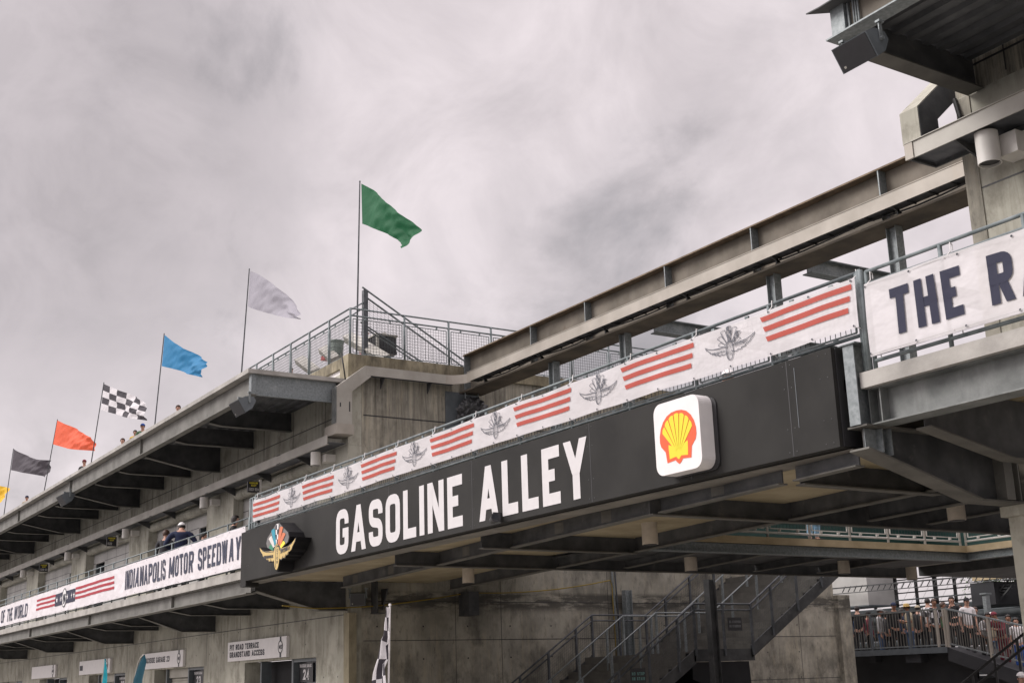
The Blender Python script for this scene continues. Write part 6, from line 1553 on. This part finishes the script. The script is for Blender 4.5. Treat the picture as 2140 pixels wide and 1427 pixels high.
mb = MB(); x = -33.2
MB().bar((-33.3, 32.95, zt + 1.17), (pe1.x, 32.95, zt + 1.17), .05, .05).obj('top_rail', 'galv_grey', RP); MB().bar((-33.3, 32.95, zt + .08), (pe1.x, 32.95, zt + .08), .04, .04).obj('bottom_rail', 'galv', RP)
while x < pe1.x - .03: mb.box(x - .010, x + .010, 32.94, 32.96, zt + .09, zt + 1.15); x += .118
mb.obj('pickets', 'flange_dark', RP)['kind'] = 'stuff'
for x in (-31.6, -29.9, -28.3, pe1.x - .03, pe1.x - .32): MB().box(x - .035, x + .035, 32.9, 32.97, zt - .1, zt + 1.17).obj('post', 'frame_grey' if x < -28 else 'tray_warm', RP)
RQ = thing('platform_railing', (pe1.x, 33, zt), 'grey picket railing sloping down to the right beside the crowd', 'railing')
s0 = Vector((pe1.x + .05, 32.95, zt + 1.17)); s1 = on(1, 32.95, 2180, 1316); dn = Vector((0, 0, -1.06))
MB().bar(s0, s1, .05, .05).obj('top_rail', 'galv', RQ); MB().bar(s0 + dn, s1 + dn, .04, .04).obj('bottom_rail', 'galv', RQ)
mb = MB(); n = 38
for k in range(1, n): p = s0.lerp(s1, k / n); mb.bar(p + dn, p, .02, .02, upv=(0, 1, 0))
mb.obj('pickets', 'flange_dark', RQ)['kind'] = 'stuff'
for f in (0.0, .45, .9): p = s0.lerp(s1, f); MB().bar(p + dn * 1.1, p, .07, .07, upv=(0, 1, 0)).obj('post', 'tray_warm', RQ)
# dark handrail in front, bottom right
h0 = on(1, 24, 2010, 1427); h1 = on(1, 24, 2125, 1335)
t = thing('handrail', (h0.x, 24, 0), 'black sloping handrails in front of the crowd platform at the bottom right', 'railing')
MB().tube([h0 + (h0 - h1) * .8, h1, h1 + (h1 - h0) * .5], .03, 8).obj('rail', 'black', t); d_ = Vector((.25, 0, -.12)); MB().tube([h0 + d_ + (h0 - h1) * .8, h1 + d_, h1 + d_ + (h1 - h0) * .5], .03, 8).obj('rail', 'black', t)
for k in (.2, .6, 1.0): p = h0.lerp(h1, k); MB().tube([(p.x, 24, 0), p], .028, 8).obj('post', 'black', t)

# ================================================================== FAR GRANDSTAND
YG = 42.0
GS = thing('far_grandstand', (-36, YG, 0), 'dark grandstand with stepped bleacher rows behind the crowd', 'grandstand')
zA = on(1, YG, 1900, 1268).z
mb = MB(); nrow = 12
for i in range(nrow):
    z = .4 + (zA - .4) * i / (nrow - 1); y = YG - (nrow - 1 - i) * .55
    mb.box(-60, -22, y, y + .56, z - .3, z); 
mb.obj('steps', 'bleacher', GS)
mb = MB()
for i in range(nrow): z = .4 + (zA - .4) * i / (nrow - 1); y = YG - (nrow - 1 - i) * .55; mb.box(-60, -22, y + .1, y + .35, z + .30, z + .34)
mb.obj('benches', 'frame_grey', GS)['kind'] = 'stuff'
NF = thing('fence', (-40, YG + .6, zA), 'tall posts and wires carrying pale netting on top of the far grandstand', 'fence')
zn = on(1, YG + .6, 1880, 1210).z
for px, w in ((1827, .05), (1869, .16), (1916, .05), (1956, .08), (1997, .05), (2065, .07)):
    x = on(1, YG + .6, px, 1240).x; MB().box(x - w, x + w, YG + .55, YG + .65, zA - 1, zn + .6).obj('post', 'galv_dark', NF)
for dz in (0.15, .62, 1.15): MB().tube([(-60, YG + .5, zA + dz), (-22, YG + .5, zA + dz)], .025, 6).obj('wire', 'galv_dark', NF)
mb = MB()
for i in range(60): x = -52 + i * .5; mb.tube([(x, YG + .66, zA + .1), (x + .9, YG + .66, zn)], .006, 4)
mb.obj('diagonal_strands', 'panel_grey', NF)['kind'] = 'stuff'
CN = thing('canopy_truss', (-38, 38, 4.5), 'dark truss edge of a canopy against the bright sky behind the bridge', 'canopy')
c0 = on(1, 38, 1760, 1232); c1 = on(1, 38, 2110, 1205)
MB().bar(c0 + Vector((-4, 0, .12)), c1 + Vector((2, 0, .12)), .06, .05).bar(c0 + Vector((-4, 0, -.10)), c1 + Vector((2, 0, -.10)), .05, .03).obj('chord', 'galv_dark', CN)
MB().box(-48, -17, 40.2, 44.5, 6.1, 6.25).obj('roof', 'darkpanel', CN)  # unseen roof plate, added to throw shade on the stand behind the crowd
mb = MB(); n = 26
for k in range(n): a = c0.lerp(c1, k / n); b = c0.lerp(c1, (k + .6) / n); mb.bar(a + Vector((0, 0, -.10)), b + Vector((0, 0, .12)), .03, .025, upv=(0, 1, 0))
mb.obj('webbing', 'galv_dark', CN)
q0 = on(1, 38.5, 1742, 1228); q1 = on(1, 38.5, 1816, 1263)
t = thing('booth', (q0.x, 38.5, q1.z), 'pale grey boxy booth above the left end of the crowd', 'booth')
MB().box(q0.x - 1, q1.x, 38.5, 40, q1.z, q0.z + .4).obj('wall', 'panel_grey', t); MB().box(q0.x - 1, q1.x + .06, 38.44, 40, q1.z - .05, q1.z - .002).obj('sill', 'frame_grey', t)
q0 = on(1, 39, 2036, 1215); q1 = on(1, 39, 2100, 1248)
t = thing('equipment_shed', (q0.x, 39, q1.z), 'dark box structure under a tan beam right of the netting', 'shed')
MB().box(on(1, 39, 2028, 1230).x, on(1, 39, 2078, 1230).x, 39, 40.5, q1.z - .2, q0.z - .05).obj('body', 'darkpanel', t); MB().box(q0.x, on(1, 39, 2140, 1230).x + 1, 38.9, 39.2, q0.z + .02, q0.z + .16).obj('beam', 'wood', t)
mb = MB()
for k in range(7): p = on(1, 39.3, 2078 + k * 5, 1248 - k * 6); mb.box(p.x - .25, p.x + .25, 39.3, 39.6, p.z, p.z + .04)
a = on(1, 39.3, 2074, 1252); b = on(1, 39.3, 2115, 1203); mb.bar(a, b, .05, .05); mb.bar(a + Vector((.35, 0, 0)), b + Vector((.35, 0, 0)), .05, .05); mb.obj('steps', 'galv_dark', t)
# dark soffit of that stand, and pole
x = on(1, 36, 2067, 1300).x; zt_ = on(1, 36, 2067, 1241).z
tag(MB().box(x - .07, x + .07, 35.9, 36.1, 0, zt_).box(x - .12, x + .12, 35.85, 36.15, zt_ + .001, zt_ + .05).obj('pole', 'galv', origin=(x, 36, 0)), 'plain grey pole standing among the crowd right of the white polo shirt', 'pole')
# trees in the gap beyond
def tree(loc, h, r, label, seed):
    rnd = random.Random(seed); t = thing('tree', loc, label, 'tree'); x, y, z = loc
    mb = MB(); mb.tube([(x, y, z), (x + .1, y, z + h * .3), (x, y + .1, z + h * .6), (x + .1, y, z + h * .9)], [.22, .17, .11, .03], 8)
    for k in range(7):
        a = rnd.uniform(0, 6.28); zz = z + h * rnd.uniform(.35, .7); mb.tube([(x, y, zz), (x + math.cos(a) * r * .4, y + math.sin(a) * r * .4, zz + h * .1), (x + math.cos(a) * r * .8, y + math.sin(a) * r * .8, zz + h * .22)], [.07, .05, .015], 6)
    mb.obj('trunk', 'bark', t)
    mb = MB(); clumps = [(Vector((rnd.gauss(0, .42), rnd.gauss(0, .42), rnd.uniform(-.5, .6))), rnd.uniform(.25, .5)) for _ in range(22)]
    for k in range(5200):
        c, cr = rnd.choice(clumps); v = Vector((rnd.gauss(0, 1), rnd.gauss(0, 1), rnd.gauss(0, 1))); v.normalize(); p = c + v * cr * rnd.uniform(.5, 1)
        P = Vector((x + p.x * r, y + p.y * r, z + h * .68 + p.z * h * .38)); n_ = Vector((rnd.gauss(0, 1), rnd.gauss(0, 1), rnd.gauss(0, 1))).normalized(); u = n_.orthogonal().normalized(); w = n_.cross(u); s_ = rnd.uniform(.06, .12)
        mb.add([P - u * s_, P + w * s_ * .6, P + u * s_, P - w * s_ * .6], [(0, 1, 2, 3)])
    mb.obj('crown', 'leaf', t, recalc=False)
q = on(1, 75, 2112, 1240)
tree((q.x + .4, 75, 0), q.z + 1.6, 2.6, 'leafy green tree far behind the grandstand, just left of the right pier', 3)
tree((q.x - 4.5, 82, 0), q.z + .2, 2.6, 'smaller tree far behind the grandstand, beside the first tree', 5)
